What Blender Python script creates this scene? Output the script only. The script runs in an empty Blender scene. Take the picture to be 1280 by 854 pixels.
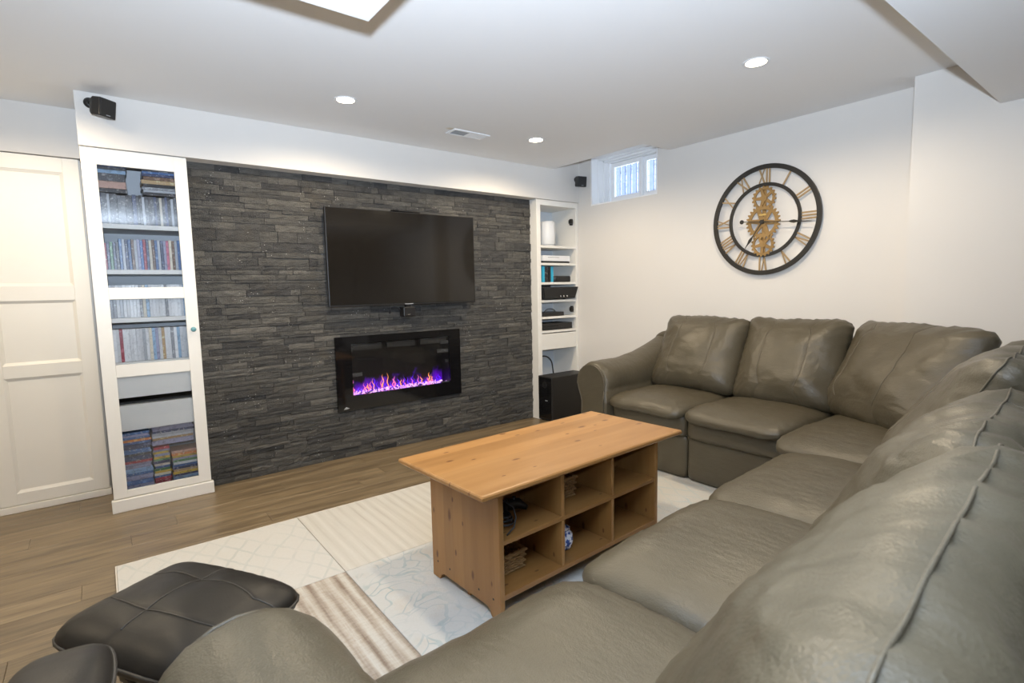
import bpy, bmesh, math, random
import numpy as np
from mathutils import Matrix, Vector, noise
random.seed(7)
S = bpy.context.scene
COL = S.collection
# ------------------------------------------------------------------ camera, world, lights, exposure
CAM = np.array([0.02059, -3.84862, 1.24111])
F = Vector((0.61057, 0.78572, -0.09918)); R = Vector((0.78821, -0.61507, -0.02026)); U = Vector((0.07692, 0.06581, 0.99486))
cd = bpy.data.cameras.new('camera'); cam = bpy.data.objects.new('camera', cd); COL.objects.link(cam)
m = Matrix.Identity(4)
for i in range(3):
    m[i][0] = R[i]; m[i][1] = U[i]; m[i][2] = -F[i]; m[i][3] = CAM[i]
cam.matrix_world = m
cd.sensor_fit = 'HORIZONTAL'; cd.sensor_width = 36; cd.lens = 660.86 / 1280 * 36; cd.clip_start = 0.02
cd.dof.use_dof = True; cd.dof.focus_distance = 3.6; cd.dof.aperture_fstop = 6.3
S.camera = cam
w = bpy.data.worlds.new('world'); S.world = w; w.use_nodes = True
w.node_tree.nodes['Background'].inputs[0].default_value = (0.74, 0.85, 1.0, 1)
w.node_tree.nodes['Background'].inputs[1].default_value = 6.0
S.view_settings.view_transform = 'Standard'; S.view_settings.look = 'None'; S.view_settings.gamma = 1
S.view_settings.exposure = 0.20
WARM = (1.0, 0.81, 0.56); COOL = (0.70, 0.83, 1.0)
POT_W = 46.0; FLASH_W = 540.0
def spot(name, loc, target, power, color, angle, blend, radius):
    l = bpy.data.lights.new(name, 'SPOT'); o = bpy.data.objects.new(name, l); COL.objects.link(o)
    l.energy = power; l.color = color; l.spot_size = math.radians(angle); l.spot_blend = blend; l.shadow_soft_size = radius
    o.location = loc; o.rotation_euler = (Vector(target) - Vector(loc)).to_track_quat('-Z', 'Y').to_euler()
    return o
# the photographer's flash on top of the camera, turned up at the ceiling
spot('camera_flash', (-.02, -3.9, 1.40), (.95, -2.45, 3.15), FLASH_W, COOL, 150, 1.0, 0.035)

# ------------------------------------------------------------------ helpers
def tag(o, label=None, cat=None, group=None, kind=None):
    if label: o['label'] = label
    if cat: o['category'] = cat
    if group: o['group'] = group
    if kind: o['kind'] = kind
    return o
def empty(name, loc, label, cat, group=None, rz=0):
    o = bpy.data.objects.new(name, None); COL.objects.link(o); o.location = loc; o.rotation_euler.z = rz
    o.empty_display_size = .05
    return tag(o, label, cat, group)
def wloc(o):
    v = np.zeros(3)
    while o is not None:
        v += np.array(o.location); o = o.parent
    return v
class MB:
    def __init__(s): s.v = []; s.f = []; s.t = []
    def add(s, v, f, tone=0.0):
        n = len(s.v); s.v += [tuple(map(float, p)) for p in v]
        s.f += [tuple(i + n for i in q) for q in f]; s.t += [tone] * len(f); return s
    def box(s, a, b, tone=0.0):
        (x0, y0, z0), (x1, y1, z1) = a, b
        v = [(x0,y0,z0),(x1,y0,z0),(x1,y1,z0),(x0,y1,z0),(x0,y0,z1),(x1,y0,z1),(x1,y1,z1),(x0,y1,z1)]
        return s.add(v, [(0,3,2,1),(4,5,6,7),(0,1,5,4),(1,2,6,5),(2,3,7,6),(3,0,4,7)], tone)
    def prism(s, poly, d, axis='y', o=0.0):
        # poly in the two other axes, extruded from o to d
        n = len(poly); v = []
        for t in (o, d):
            for a, b in poly:
                v.append({'y': (a, t, b), 'x': (t, a, b), 'z': (a, b, t)}[axis])
        f = [tuple(range(n)), tuple(range(2*n-1, n-1, -1))] + [(i, i+n, (i+1) % n + n, (i+1) % n) for i in range(n)]
        return s.add(v, f)
    def tube(s, pts, r, n=8, closed=False):
        pts = [Vector(p) for p in pts]; k = len(pts); rs = r if hasattr(r, '__len__') else [r]*k
        up = None; v = []
        for i, p in enumerate(pts):
            a = pts[(i-1) % k] if (closed or i > 0) else p; b = pts[(i+1) % k] if (closed or i < k-1) else p
            t = (b - a).normalized()
            if up is None:
                up = Vector((0,0,1)) if abs(t.z) < .9 else Vector((1,0,0))
            up = (up - t*up.dot(t)); up = up.normalized() if up.length > 1e-6 else t.orthogonal().normalized()
            sd = t.cross(up)
            for j in range(n):
                A = 2*math.pi*j/n; v.append(p + (up*math.cos(A) + sd*math.sin(A))*rs[i])
        f = []
        for i in range(k if closed else k-1):
            for j in range(n):
                a = i*n+j; b = i*n+(j+1) % n; c = ((i+1) % k)*n+(j+1) % n; e = ((i+1) % k)*n+j
                f.append((a, b, c, e))
        if not closed: f += [tuple(range(n-1, -1, -1)), tuple(range((k-1)*n, k*n))]
        return s.add(v, f)
    def lathe(s, prof, c=(0,0,0), n=24, axis='z'):
        v = []; k = len(prof)
        for r, h in prof:
            for j in range(n):
                A = 2*math.pi*j/n; x, y = r*math.cos(A), r*math.sin(A)
                p = {'z': (x, y, h), 'x': (h, x, y), 'y': (x, h, y)}[axis]
                v.append((p[0]+c[0], p[1]+c[1], p[2]+c[2]))
        f = [(i*n+j, i*n+(j+1) % n, (i+1)*n+(j+1) % n, (i+1)*n+j) for i in range(k-1) for j in range(n)]
        f += [tuple(range(n-1, -1, -1)), tuple(range((k-1)*n, k*n))]
        return s.add(v, f)
    def build(s, name, mat, parent=None, bevel=0, smooth=False, local=False, kind=None, label=None):
        me = bpy.data.meshes.new(name)
        v = np.array(s.v)
        if parent is not None and not local: v = v - wloc(parent)
        me.from_pydata([tuple(p) for p in v], [], s.f); me.materials.append(mat)
        bm = bmesh.new(); bm.from_mesh(me); bmesh.ops.recalc_face_normals(bm, faces=bm.faces); bm.to_mesh(me); bm.free()
        if any(s.t):
            at = me.attributes.new('tone', 'FLOAT', 'FACE'); at.data.foreach_set('value', s.t)
        if smooth: me.polygons.foreach_set('use_smooth', [True]*len(me.polygons))
        o = bpy.data.objects.new(name, me); COL.objects.link(o); o.parent = parent
        if bevel:
            b = o.modifiers.new('edge', 'BEVEL'); b.width = bevel; b.segments = 2; b.limit_method = 'ANGLE'
        if kind: o['kind'] = kind
        if label: o['label'] = label
        return o
def box(name, a, b, mat, parent=None, bevel=0, **k): return MB().box(a, b).build(name, mat, parent, bevel, **k)
def copy_tree(o, parent=None):
    c = o.copy(); COL.objects.link(c); c.parent = parent
    for ch in list(o.children): copy_tree(ch, c)
    return c

# ------------------------------------------------------------------ material helpers
class NT:
    def __init__(s, name):
        s.m = bpy.data.materials.new(name); s.m.use_nodes = True; s.n = s.m.node_tree.nodes; s.l = s.m.node_tree.links
        s.b = s.n['Principled BSDF']
    def node(s, t, **k):
        x = s.n.new(t)
        for a, b in k.items(): setattr(x, a, b)
        return x
    def put(s, sock, v):
        if hasattr(v, 'is_output'): s.l.new(v, sock)
        elif isinstance(v, (tuple, list)) and len(v) == 3 and sock.type == 'RGBA': sock.default_value = (*v, 1)
        else: sock.default_value = v
    def set(s, name, v): s.put(s.b.inputs[name], v)
    def coord(s, scale=(1,1,1), kind='Object', rot=(0,0,0), loc=(0,0,0)):
        t = s.node('ShaderNodeTexCoord'); mp = s.node('ShaderNodeMapping')
        s.l.new(t.outputs[kind], mp.inputs[0]); mp.inputs['Scale'].default_value = scale
        mp.inputs['Rotation'].default_value = rot; mp.inputs['Location'].default_value = loc
        return mp.outputs[0]
    def noise(s, vec, scale, detail=3, rough=.5, out=0):
        t = s.node('ShaderNodeTexNoise'); s.l.new(vec, t.inputs['Vector']); t.inputs['Scale'].default_value = scale
        t.inputs['Detail'].default_value = detail; t.inputs['Roughness'].default_value = rough
        return t.outputs[out]
    def vor(s, vec, scale, feature='F1', out='Distance'):
        t = s.node('ShaderNodeTexVoronoi', feature=feature); s.l.new(vec, t.inputs['Vector']); t.inputs['Scale'].default_value = scale
        return t.outputs[out]
    def math(s, op, a, b=0.0, c=0.0):
        t = s.node('ShaderNodeMath', operation=op)
        s.put(t.inputs[0], a); s.put(t.inputs[1], b); s.put(t.inputs[2], c); return t.outputs[0]
    def ramp(s, fac, stops):
        t = s.node('ShaderNodeValToRGB'); s.l.new(fac, t.inputs[0]); e = t.color_ramp.elements
        while len(e) < len(stops): e.new(.5)
        for x, (p, c) in zip(e, stops):
            x.position = p; x.color = (*c, 1) if len(c) == 3 else c
        return t.outputs[0]
    def mix(s, fac, a, b, mode='MIX'):
        t = s.node('ShaderNodeMix', data_type='RGBA', blend_type=mode)
        s.put(t.inputs[0], fac); s.put(t.inputs[6], a); s.put(t.inputs[7], b); return t.outputs[2]
    def bump(s, h, strength=.3, dist=.01):
        t = s.node('ShaderNodeBump'); s.l.new(h, t.inputs['Height']); t.inputs['Strength'].default_value = strength
        t.inputs['Distance'].default_value = dist; s.l.new(t.outputs[0], s.b.inputs['Normal'])
    def rand(s): return s.node('ShaderNodeObjectInfo').outputs['Random']
    def sep(s, vec):
        t = s.node('ShaderNodeSeparateXYZ'); s.l.new(vec, t.inputs[0]); return t.outputs
def plain(name, col, rough=.5, metal=0, var=.06, bump=0, bscale=200, spec=.5):
    t = NT(name); v = t.coord()
    n = t.noise(v, 6, 2)
    t.set('Base Color', t.mix(n, tuple(c*(1-var) for c in col), tuple(min(1, c*(1+var)) for c in col)))
    t.set('Roughness', rough); t.set('Metallic', metal); t.set('Specular IOR Level', spec)
    if bump: t.bump(t.noise(v, bscale, 2), bump, .002)
    return t.m
def emit(name, col, strength):
    t = NT(name); t.set('Base Color', col); t.set('Emission Color', col); t.set('Emission Strength', strength); return t.m
M = {}
M['wall'] = plain('wall_paint', (.69, .665, .63), .85, var=.01, bump=.05, bscale=350)
def ceiling_paint():
    t = NT('ceiling_paint'); x, y, z = t.sep(t.coord())
    d = t.math('SQRT', t.math('ADD', t.math('POWER', t.math('SUBTRACT', x, 2.02), 2.0), t.math('POWER', t.math('MULTIPLY', t.math('SUBTRACT', y, -.645), 1.5), 2.0)))
    d = t.math('ADD', d, t.math('MULTIPLY', t.noise(t.coord(), 30, 3), .03))
    t.set('Base Color', t.mix(t.ramp(d, [(.03, (.7,.7,.7)), (.065, (0,0,0))]), (.82, .82, .82), (.66, .57, .40)))   # old water stain by the register
    t.set('Roughness', .9); return t.m
M['ceil'] = ceiling_paint()
M['white'] = plain('white_foil', (.80, .78, .73), .38, var=.01)
M['cream'] = plain('white_door_paint', (.80, .77, .70), .4, var=.012)
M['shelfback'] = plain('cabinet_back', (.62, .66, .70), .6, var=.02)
M['winwhite'] = plain('window_vinyl', (.86, .87, .88), .35, var=.01)
M['black'] = plain('black_plastic', (.012, .012, .013), .35, var=.2)
M['blackgloss'] = plain('black_gloss', (.006, .006, .007), .06, var=.1)
M['screen'] = plain('tv_screen', (.010, .0085, .007), .10, var=.02, spec=.55)
M['darkmetal'] = plain('dark_metal', (.028, .026, .023), .5, .3, var=.3)
M['brass'] = plain('aged_brass', (.33, .21, .085), .45, .55, var=.35, bump=.2, bscale=60)
M['numeral'] = plain('bronze_numeral', (.36, .25, .13), .5, .25, var=.3)
M['grey'] = plain('grey_plastic', (.30, .31, .32), .4)
M['chrome'] = plain('chrome', (.6, .6, .6), .2, 1)
M['knob'] = plain('turquoise_glass', (.16, .36, .40), .12, var=.15)
M['whiteplastic'] = plain('white_plastic', (.80, .81, .82), .35, var=.01)
M['cyan'] = plain('cyan_card', (.03, .38, .58), .4)
M['sub'] = plain('black_vinyl_wrap', (.016, .015, .014), .55, var=.2, bump=.15, bscale=400)
M['cable'] = plain('cable_rubber', (.015, .015, .018), .5)
M['wicker'] = plain('wicker', (.26, .15, .06), .7, var=.4)
M['pot'] = emit('pot_light_lens', (1.0, .86, .62), 22)
M['snow'] = plain('snow', (.85, .87, .9), .9, var=.02)
M['siding'] = plain('blue_grey_siding', (.11, .14, .23), .6, var=.1)
M['shrub'] = plain('snowy_twigs', (.34, .37, .40), .9, var=.4)
def leather(name, col, rough, wr=.35, spec=.5):
    t = NT(name); v = t.coord()
    big = t.noise(v, 5, 4, .6); g = t.vor(v, 260)
    t.set('Base Color', t.mix(big, tuple(c*.82 for c in col), tuple(c*1.16 for c in col)))
    t.set('Roughness', t.math('MULTIPLY_ADD', t.noise(v, 14, 3), .22, rough-.11)); t.set('Specular IOR Level', spec)
    st = t.noise(t.coord((9, 4, 9)), 2.2, 5, .6)
    h = t.math('ADD', t.math('MULTIPLY', g, .12), t.math('MULTIPLY', st, 1.2))
    t.bump(h, wr, .012)
    return t.m
M['leather'] = leather('olive_grey_leather', (.080, .0675, .0435), .40)
M['seam'] = leather('leather_seam', (.092, .078, .053), .45)
M['blackleather'] = leather('black_leather', (.012, .0105, .0085), .46, .08, .35)
M['blackseam'] = leather('black_leather_seam', (.030, .027, .023), .4, .1)
def glass(name, rough=0.0, tint=(1,1,1)):
    t = NT(name); t.set('Base Color', tint); t.set('Roughness', rough); t.set('Transmission Weight', 1.0); t.set('IOR', 1.45)
    return t.m
def pane(name, refl=.10):
    # thin clear sheet: mostly see-through, with a mirror film from fresnel
    t = NT(name); tr = t.node('ShaderNodeBsdfTransparent'); gl = t.node('ShaderNodeBsdfGlossy'); gl.inputs['Roughness'].default_value = .02
    fr = t.node('ShaderNodeFresnel'); fr.inputs[0].default_value = 1.45; mx = t.node('ShaderNodeMixShader')
    t.l.new(fr.outputs[0], mx.inputs[0]); t.l.new(tr.outputs[0], mx.inputs[1]); t.l.new(gl.outputs[0], mx.inputs[2])
    t.l.new(mx.outputs[0], t.n['Material Output'].inputs[0]); return t.m
M['pane'] = pane('clear_pane')
def stone():
    t = NT('ledger_stone'); v = t.coord()
    a = t.node('ShaderNodeAttribute', attribute_name='tone').outputs['Fac']
    base = t.ramp(a, [(0, (.046, .046, .047)), (.35, (.068, .067, .064)), (.7, (.088, .085, .078)), (1, (.128, .122, .110))])
    st = t.noise(t.coord((4, 8, 13)), 4.5, 8, .74)
    c = t.mix(1.0, base, t.ramp(st, [(.3, (.55, .55, .55)), (.7, (1.55, 1.55, 1.55))]), 'MULTIPLY')
    rust = t.noise(v, 4.5, 3, .6)
    c = t.mix(t.ramp(rust, [(.55, (0,0,0)), (.75, (.40,.40,.40))]), c, (.105, .088, .062))
    fl = t.math('LESS_THAN', t.vor(v, 60), .13)
    fl = t.math('MULTIPLY', fl, t.math('GREATER_THAN', t.noise(v, 7, 1), .60))
    c = t.mix(fl, c, (.62, .62, .60))
    t.set('Base Color', c); t.set('Roughness', .62)
    t.bump(t.math('ADD', t.noise(t.coord((1.2, 4, 5)), 14, 7, .75), t.noise(v, 160, 2)), .9, .014)
    return t.m
M['stone'] = stone()
def planks():
    t = NT('oak_vinyl_plank'); r = t.rand()
    tc = t.node('ShaderNodeTexCoord'); ad = t.node('ShaderNodeVectorMath', operation='ADD')
    cmb = t.node('ShaderNodeCombineXYZ'); t.put(cmb.inputs[0], t.math('MULTIPLY', r, 37.0)); t.put(cmb.inputs[1], t.math('MULTIPLY', r, 91.0))
    t.l.new(tc.outputs['Object'], ad.inputs[0]); t.l.new(cmb.outputs[0], ad.inputs[1])
    mp = t.node('ShaderNodeMapping'); t.l.new(ad.outputs[0], mp.inputs[0]); mp.inputs['Scale'].default_value = (.9, 7, 1)
    g = t.noise(mp.outputs[0], 2.6, 7, .62)
    mp2 = t.node('ShaderNodeMapping'); t.l.new(ad.outputs[0], mp2.inputs[0]); mp2.inputs['Scale'].default_value = (2.0, 60, 1)
    g2 = t.noise(mp2.outputs[0], 2.0, 3)
    c = t.ramp(g, [(.30, (.060, .044, .026)), (.42, (.135, .099, .056)), (.56, (.215, .162, .094)), (.74, (.29, .225, .137))])
    c = t.mix(.28, c, t.ramp(g2, [(.3, (.10, .07, .042)), (.7, (.30, .22, .135))]))
    c = t.mix(1.0, c, t.ramp(r, [(0, (.84, .84, .84)), (1, (1.12, 1.12, 1.12))]), 'MULTIPLY')
    t.set('Base Color', c); t.set('Roughness', t.math('MULTIPLY_ADD', g, .2, .27))
    t.bump(g2, .06, .003); return t.m
M['plank'] = planks()
def pine(name, axis, tint=(1,1,1)):
    # honey pine; grain runs along the axis, knots as dark spots
    t = NT(name); sc = {'x': (1, 9, 9), 'y': (9, 1, 9), 'z': (9, 9, 1)}[axis]
    v = t.coord(sc); g = t.noise(v, 1.6, 5, .55)
    v2 = t.coord({'x': (.6, 30, 30), 'y': (30, .6, 30), 'z': (30, 30, .6)}[axis]); g2 = t.noise(v2, 2.4, 2)
    c = t.ramp(g, [(.3, (.335, .170, .052)), (.5, (.405, .215, .074)), (.7, (.47, .265, .10))])
    c = t.mix(t.math('MULTIPLY', g2, .30), c, (.36, .150, .035))
    q_ = t.sep(t.coord()); cb = t.node('ShaderNodeCombineXYZ'); t.put(cb.inputs[0], t.math('MULTIPLY', q_[{'x': 0, 'y': 1, 'z': 2}[axis]], 5.2)); t.put(cb.inputs[1], t.math('MULTIPLY', q_[0 if axis == 'y' else 1], 12.0)); vk = cb.outputs[0]
    vo = t.node('ShaderNodeTexVoronoi', voronoi_dimensions='2D'); t.l.new(vk, vo.inputs['Vector']); vo.inputs['Scale'].default_value = 1.0
    cr_, cg_, cb2 = t.sep(vo.outputs['Color'])
    keep = t.math('GREATER_THAN', cr_, .52)
    dd_ = t.math('ADD', t.math('MULTIPLY', vo.outputs['Distance'], t.math('MULTIPLY_ADD', cg_, 1.6, .75)), t.math('MULTIPLY', t.math('SUBTRACT', t.noise(t.coord(), 30, 2), .5), .10))
    k = t.math('MULTIPLY', t.ramp(dd_, [(.06, (1,1,1)), (.15, (0,0,0))]), keep)
    ox, oy, oz = t.sep(t.coord())
    bw_ = t.math('FLOOR', t.math('MULTIPLY', {'x': oy, 'y': ox, 'z': oy}[axis], 10.3 if axis == 'x' else 15.0))
    wn = t.node('ShaderNodeTexWhiteNoise', noise_dimensions='1D'); t.l.new(bw_, wn.inputs['W'])
    c = t.mix(1.0, c, t.ramp(wn.outputs['Value'], [(0, (.84, .82, .80)), (1, (1.10, 1.10, 1.10))]), 'MULTIPLY')
    c = t.mix(k, c, (.15, .055, .016))
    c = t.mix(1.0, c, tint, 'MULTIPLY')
    t.set('Base Color', c); t.set('Roughness', .36); return t.m
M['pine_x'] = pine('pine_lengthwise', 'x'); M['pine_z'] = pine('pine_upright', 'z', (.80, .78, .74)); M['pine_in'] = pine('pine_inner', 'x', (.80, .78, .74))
def rugmat(kind):
    t = NT('rug_' + kind); v = t.coord(); x, y, z = t.sep(v)
    cream = (.585, .575, .545)
    fuzz = t.noise(v, 90, 3, .7); wear = t.noise(v, 4.5, 4, .6)
    if kind == 'trellis' or kind == 'bluetrellis':
        dist = t.noise(v, 5, 2)
        a = t.math('ADD', t.math('ADD', x, t.math('MULTIPLY', y, .62)), t.math('MULTIPLY', dist, .09))
        b = t.math('SUBTRACT', t.math('ADD', x, t.math('MULTIPLY', dist, .09)), t.math('MULTIPLY', y, .62))
        la = t.math('LESS_THAN', t.math('ABSOLUTE', t.math('SUBTRACT', t.math('FRACT', t.math('MULTIPLY', a, 9)), .5)), .07)
        lb = t.math('LESS_THAN', t.math('ABSOLUTE', t.math('SUBTRACT', t.math('FRACT', t.math('MULTIPLY', b, 9)), .5)), .07)
        ln = t.math('MULTIPLY', t.math('MAXIMUM', la, lb), t.ramp(wear, [(.38, (.0,.0,.0)), (.62, (.55,.55,.55))]))
        c = t.mix(ln, cream, (.42, .46, .45) if kind == 'trellis' else (.40, .52, .56))
        rel = ln
    elif kind == 'floral':
        w1 = t.noise(v, 4, 2, .5, 1); ad = t.node('ShaderNodeVectorMath', operation='MULTIPLY_ADD')
        t.l.new(w1, ad.inputs[0]); ad.inputs[1].default_value = (.34, .34, 0); t.l.new(v, ad.inputs[2])
        e = t.vor(ad.outputs[0], 15, 'DISTANCE_TO_EDGE')
        ln = t.math('MULTIPLY', t.math('LESS_THAN', e, .05), t.ramp(wear, [(.38, (.0,.0,.0)), (.64, (.75,.75,.75))]))
        blot = t.noise(v, 9, 3, .6)
        c = t.mix(t.ramp(blot, [(.5, (0,0,0)), (.75, (.5,.5,.5))]), (.55, .56, .55), (.52, .45, .37))
        c = t.mix(ln, c, (.27, .38, .42)); rel = ln
    else:
        f = 30 if kind == 'creamstripe' else 24
        s1 = t.noise(t.coord((f, 1.4, 1)), 1.5, 3, .6)
        bands = t.math('ABSOLUTE', t.math('SUBTRACT', t.math('FRACT', t.math('MULTIPLY', x, 18.0)), .5))
        s = t.math('MULTIPLY_ADD', bands, .55, t.math('MULTIPLY', s1, .75))
        if kind == 'creamstripe': c = t.ramp(s, [(.3, (.60, .585, .54)), (.62, (.53, .51, .465)), (.8, (.44, .42, .375))])
        else:
            s = t.math('ADD', s, t.math('MULTIPLY', t.noise(t.coord((14, 30, 1)), 2.4, 3), .25))
            c = t.ramp(s, [(.45, (.58, .56, .51)), (.62, (.46, .40, .33)), (.85, (.22, .16, .115))])
        rel = s
    c = t.mix(t.math('MULTIPLY', fuzz, .35), c, (.42, .40, .36))
    t.set('Base Color', c); t.set('Roughness', .95); t.set('Specular IOR Level', .1)
    t.bump(t.math('ADD', fuzz, t.math('MULTIPLY', rel, -.5)), .5, .004); return t.m
for k in ('trellis', 'bluetrellis', 'floral', 'creamstripe', 'brownstripe'): M['rug_'+k] = rugmat(k)

# ------------------------------------------------------------------ constants of the room
ZC, ZS, DS = 2.342, 2.060, .1135
XR, XK = 3.787, 3.606
XL, YB = -2.9, -6.0          # unseen left and back walls
ZB = 2.104                   # underside of the duct boxing
STONE0, STONE1 = .4984, 3.2477
REC = (3.452, -1.145)        # ceiling recess at the window: x start, y end
def struct(name, mb, mat, parent=None, **k):
    return mb.build(name, mat, parent, kind='structure', **k)

# ---- floor with its planks
fl = struct('floor', MB().box((XL-.1, YB-.1, -.12), (XR+.35, .5, -.006)), plain('subfloor', (.05, .04, .03), .9))
PW, PL = .150, 1.22
meshes = {}
def plank_mesh(l, wd):
    key = (round(l, 3), round(wd, 3))
    if key not in meshes:
        me = bpy.data.meshes.new('plank')
        g = .0005; b = .0009; z0, z1 = -.0055, 0.0
        v = [(g,g,z0),(l-g,g,z0),(l-g,wd-g,z0),(g,wd-g,z0),(g,g,z1-b),(l-g,g,z1-b),(l-g,wd-g,z1-b),(g,wd-g,z1-b),
             (g+b,g+b,z1),(l-g-b,g+b,z1),(l-g-b,wd-g-b,z1),(g+b,wd-g-b,z1)]
        f = [(0,3,2,1),(0,1,5,4),(1,2,6,5),(2,3,7,6),(3,0,4,7),(4,5,9,8),(5,6,10,9),(6,7,11,10),(7,4,8,11),(8,9,10,11)]
        me.from_pydata(v, [], f); me.materials.append(M['plank']); meshes[key] = me
    return meshes[key]
def cutspans(off, a, b):
    out = []; x = a - off
    while x < b:
        s, e = max(x, a), min(x+PL, b)
        if e - s > .02: out.append((s, e))
        x += PL
    return out
rows = []
y = .375
r = 0
while y > -3.4:
    rows.append(y - PW); y -= PW
for i, y0 in enumerate(rows):
    off = (i * .47 + (i % 3) * .13) % PL
    x0, x1 = (-2.0, 3.9)
    if y0 > -.16: x1 = 3.9
    for s, e in cutspans(off, x0, x1):
        o = bpy.data.objects.new('plank', plank_mesh(e-s, PW)); COL.objects.link(o); o.parent = fl; o.location = (s, y0, 0)
rest = MB()
rest.box((XL, YB, -.0055), (XR, rows[-1], 0)); rest.box((XL, rows[-1], -.0055), (-2.0, .375, 0))
rest.build('far_planks', M['plank'], fl, kind='stuff')

# ---- ceiling (with the recess by the window cut out), boxing, soffit
mb = MB()
mb.box((XL, YB, ZC), (REC[0], .5, ZC+.12)); mb.box((REC[0], YB, ZC), (XR+.1, REC[1], ZC+.12))
mb.box((REC[0], -DS+.01, ZC), (XR+.1, .5, ZC+.12))
ce = struct('ceiling', mb, M['ceil'])
RT = 2.50
mb = MB(); mb.box((REC[0], REC[1]-.0, RT), (XR+.0, -DS, RT+.06)); mb.box((REC[0]-.03, REC[1]-.03, ZC+.121), (REC[0], -DS, RT+.06))
mb.box((REC[0], REC[1]-.03, ZC+.121), (XR, REC[1], RT+.06))
struct('trim_1', mb, M['ceil'])                                   # lining of the ceiling recess at the window
mb = MB(); mb.box((0, -DS, ZS), (XR, .02, ZC)); mb.box((REC[0]+.0005, -DS, ZC), (XR, -DS+.009, RT+.06)); mb.box((0, .02, ZS), (.02, .27, ZC))
struct('trim_2', mb, M['wall'], bevel=0)                          # soffit over the stone wall
mb = MB(); mb.box((XL, YB, ZB), (XK, -3.205, ZC)); mb.box((XL, -3.205, ZB), (.772, -2.165, ZC))
struct('trim_3', mb, M['ceil'])                                   # boxed duct, an L
# ---- walls
mb = MB(); W1 = 2.010; W2 = 2.46; YW1, YW2 = -.272, -1.029; XO = XR+.32
mb.box((XR, YW1, 0), (XO, .5, RT+.06)); mb.box((XR, YB, 0), (XO, YW2, RT+.06)); mb.box((XR, YW2, 0), (XO, YW1, W1)); mb.box((XR, YW2, W2), (XO, YW1, RT+.06))
wr = struct('wall_right', mb, M['wall'])
struct('trim_4', MB().box((XK, YB, 0), (XR, -2.845, ZC)), M['wall'])   # pier standing out from the window wall
struct('wall_left', MB().box((XL-.1, YB, 0), (XL, .5, ZC)), M['wall'])
struct('wall_back', MB().box((XL, YB-.1, 0), (XR, YB, ZC)), M['wall'])
mb = MB(); mb.box((XL, .265, 2.062), (0.0, .40, ZC)); mb.box((XL, .40, 0), (XR, .5, ZC))
struct('wall_front', mb, M['wall'])

# ---- stone wall: every stone is geometry
mb = MB(); hx0, hx1, hz0, hz1 = 1.44, 2.35, .44, .885      # opening for the fire
mb.box((STONE0, 0, 0), (hx0, .26, ZS)); mb.box((hx1, 0, 0), (STONE1, .26, ZS)); mb.box((hx0, 0, 0), (hx1, .26, hz0)); mb.box((hx0, 0, hz1), (hx1, .26, ZS))
sw = struct('wall_stone', mb, plain('stone_backing', (.02, .02, .022), .9))
rs = random.Random(21)
holes = [(1.353, .358, 2.423, .913)]
stones = []
z = 0.0
panel = .1585
np_ = int(round(ZS / panel)); ph = ZS / np_
for p in range(np_):
    hs = [rs.uniform(.55, 1.5) for _ in range(rs.choice((3, 4, 5, 5)))]; sm = sum(hs); zz = p*ph
    for h in hs:
        h = h/sm*ph; x = STONE0 - rs.uniform(0, .15)
        while x < STONE1:
            l = rs.uniform(.07, .30); l = l if rs.random() > .2 else l*.45
            a, b = max(x, STONE0), min(x+l, STONE1)
            if STONE1 - b < .04: b = STONE1; l = 9
            if b-a > .01: stones.append((a, b, zz, zz+h, rs.uniform(.006, .017), rs.random()))
            x += l
        zz += h
def stone_geo(a, b, z0, z1, d, tone):
    # front grid 4x2 uneven, sides back to the wall
    g = .0012; a += g; b -= g; z0 += g; z1 -= g; nx = 4; v = []
    for k in range(3):
        for i in range(nx+1):
            edge = (i in (0, nx)) or k != 1
            x = a + (b-a)*i/nx; zz = z0 + (z1-z0)*k/2
            yy = -d + (rs.uniform(.001, .005) if edge else rs.uniform(-.003, .003))
            if 0 < i < nx: x += rs.uniform(-.25, .25)*(b-a)/nx
            v.append((x, yy, zz + (0 if k == 1 else rs.uniform(-.0008, .0008))))
    n = nx+1; f = [(k*n+i, k*n+i+1, (k+1)*n+i+1, (k+1)*n+i) for k in range(2) for i in range(nx)]
    m0 = len(v); v += [(a, .002, z0), (b, .002, z0), (b, .002, z1), (a, .002, z1)]
    f += [(m0, m0+1, *[i for i in range(nx, -1, -1)]), (m0+3, *[2*n+i for i in range(nx+1)], m0+2),
          (m0, 0, n, 2*n, m0+3), (m0+1, m0+2, 2*n+nx, n+nx, nx)]
    return v, f
def inhole(s):
    for h in holes:
        if s[0] > h[0] and s[1] < h[2] and s[2] > h[1] and s[3] < h[3]: return True
    return False
vis = [s for s in stones if not inhole(s)]
def seen_size(s):
    c = np.array([(s[0]+s[1])/2, 0, (s[2]+s[3])/2]); q = c - CAM
    tv = 1.31 < c[0] < 2.53 and 1.14 < c[2] < 1.84
    return 0 if tv else (s[1]-s[0])*(s[3]-s[2]) * abs(q[1]) / np.linalg.norm(q)**3
vis.sort(key=seen_size, reverse=True)
for s in vis[:298]:
    v, f = stone_geo(*s); MB().add(v, f, max(.001, s[5])).build('stone', M['stone'], sw)
mb = MB()
for s in vis[298:]:
    v, f = stone_geo(*s); mb.add(v, f, max(.001, s[5]))
mb.build('small_stones', M['stone'], sw, kind='stuff')
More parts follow.
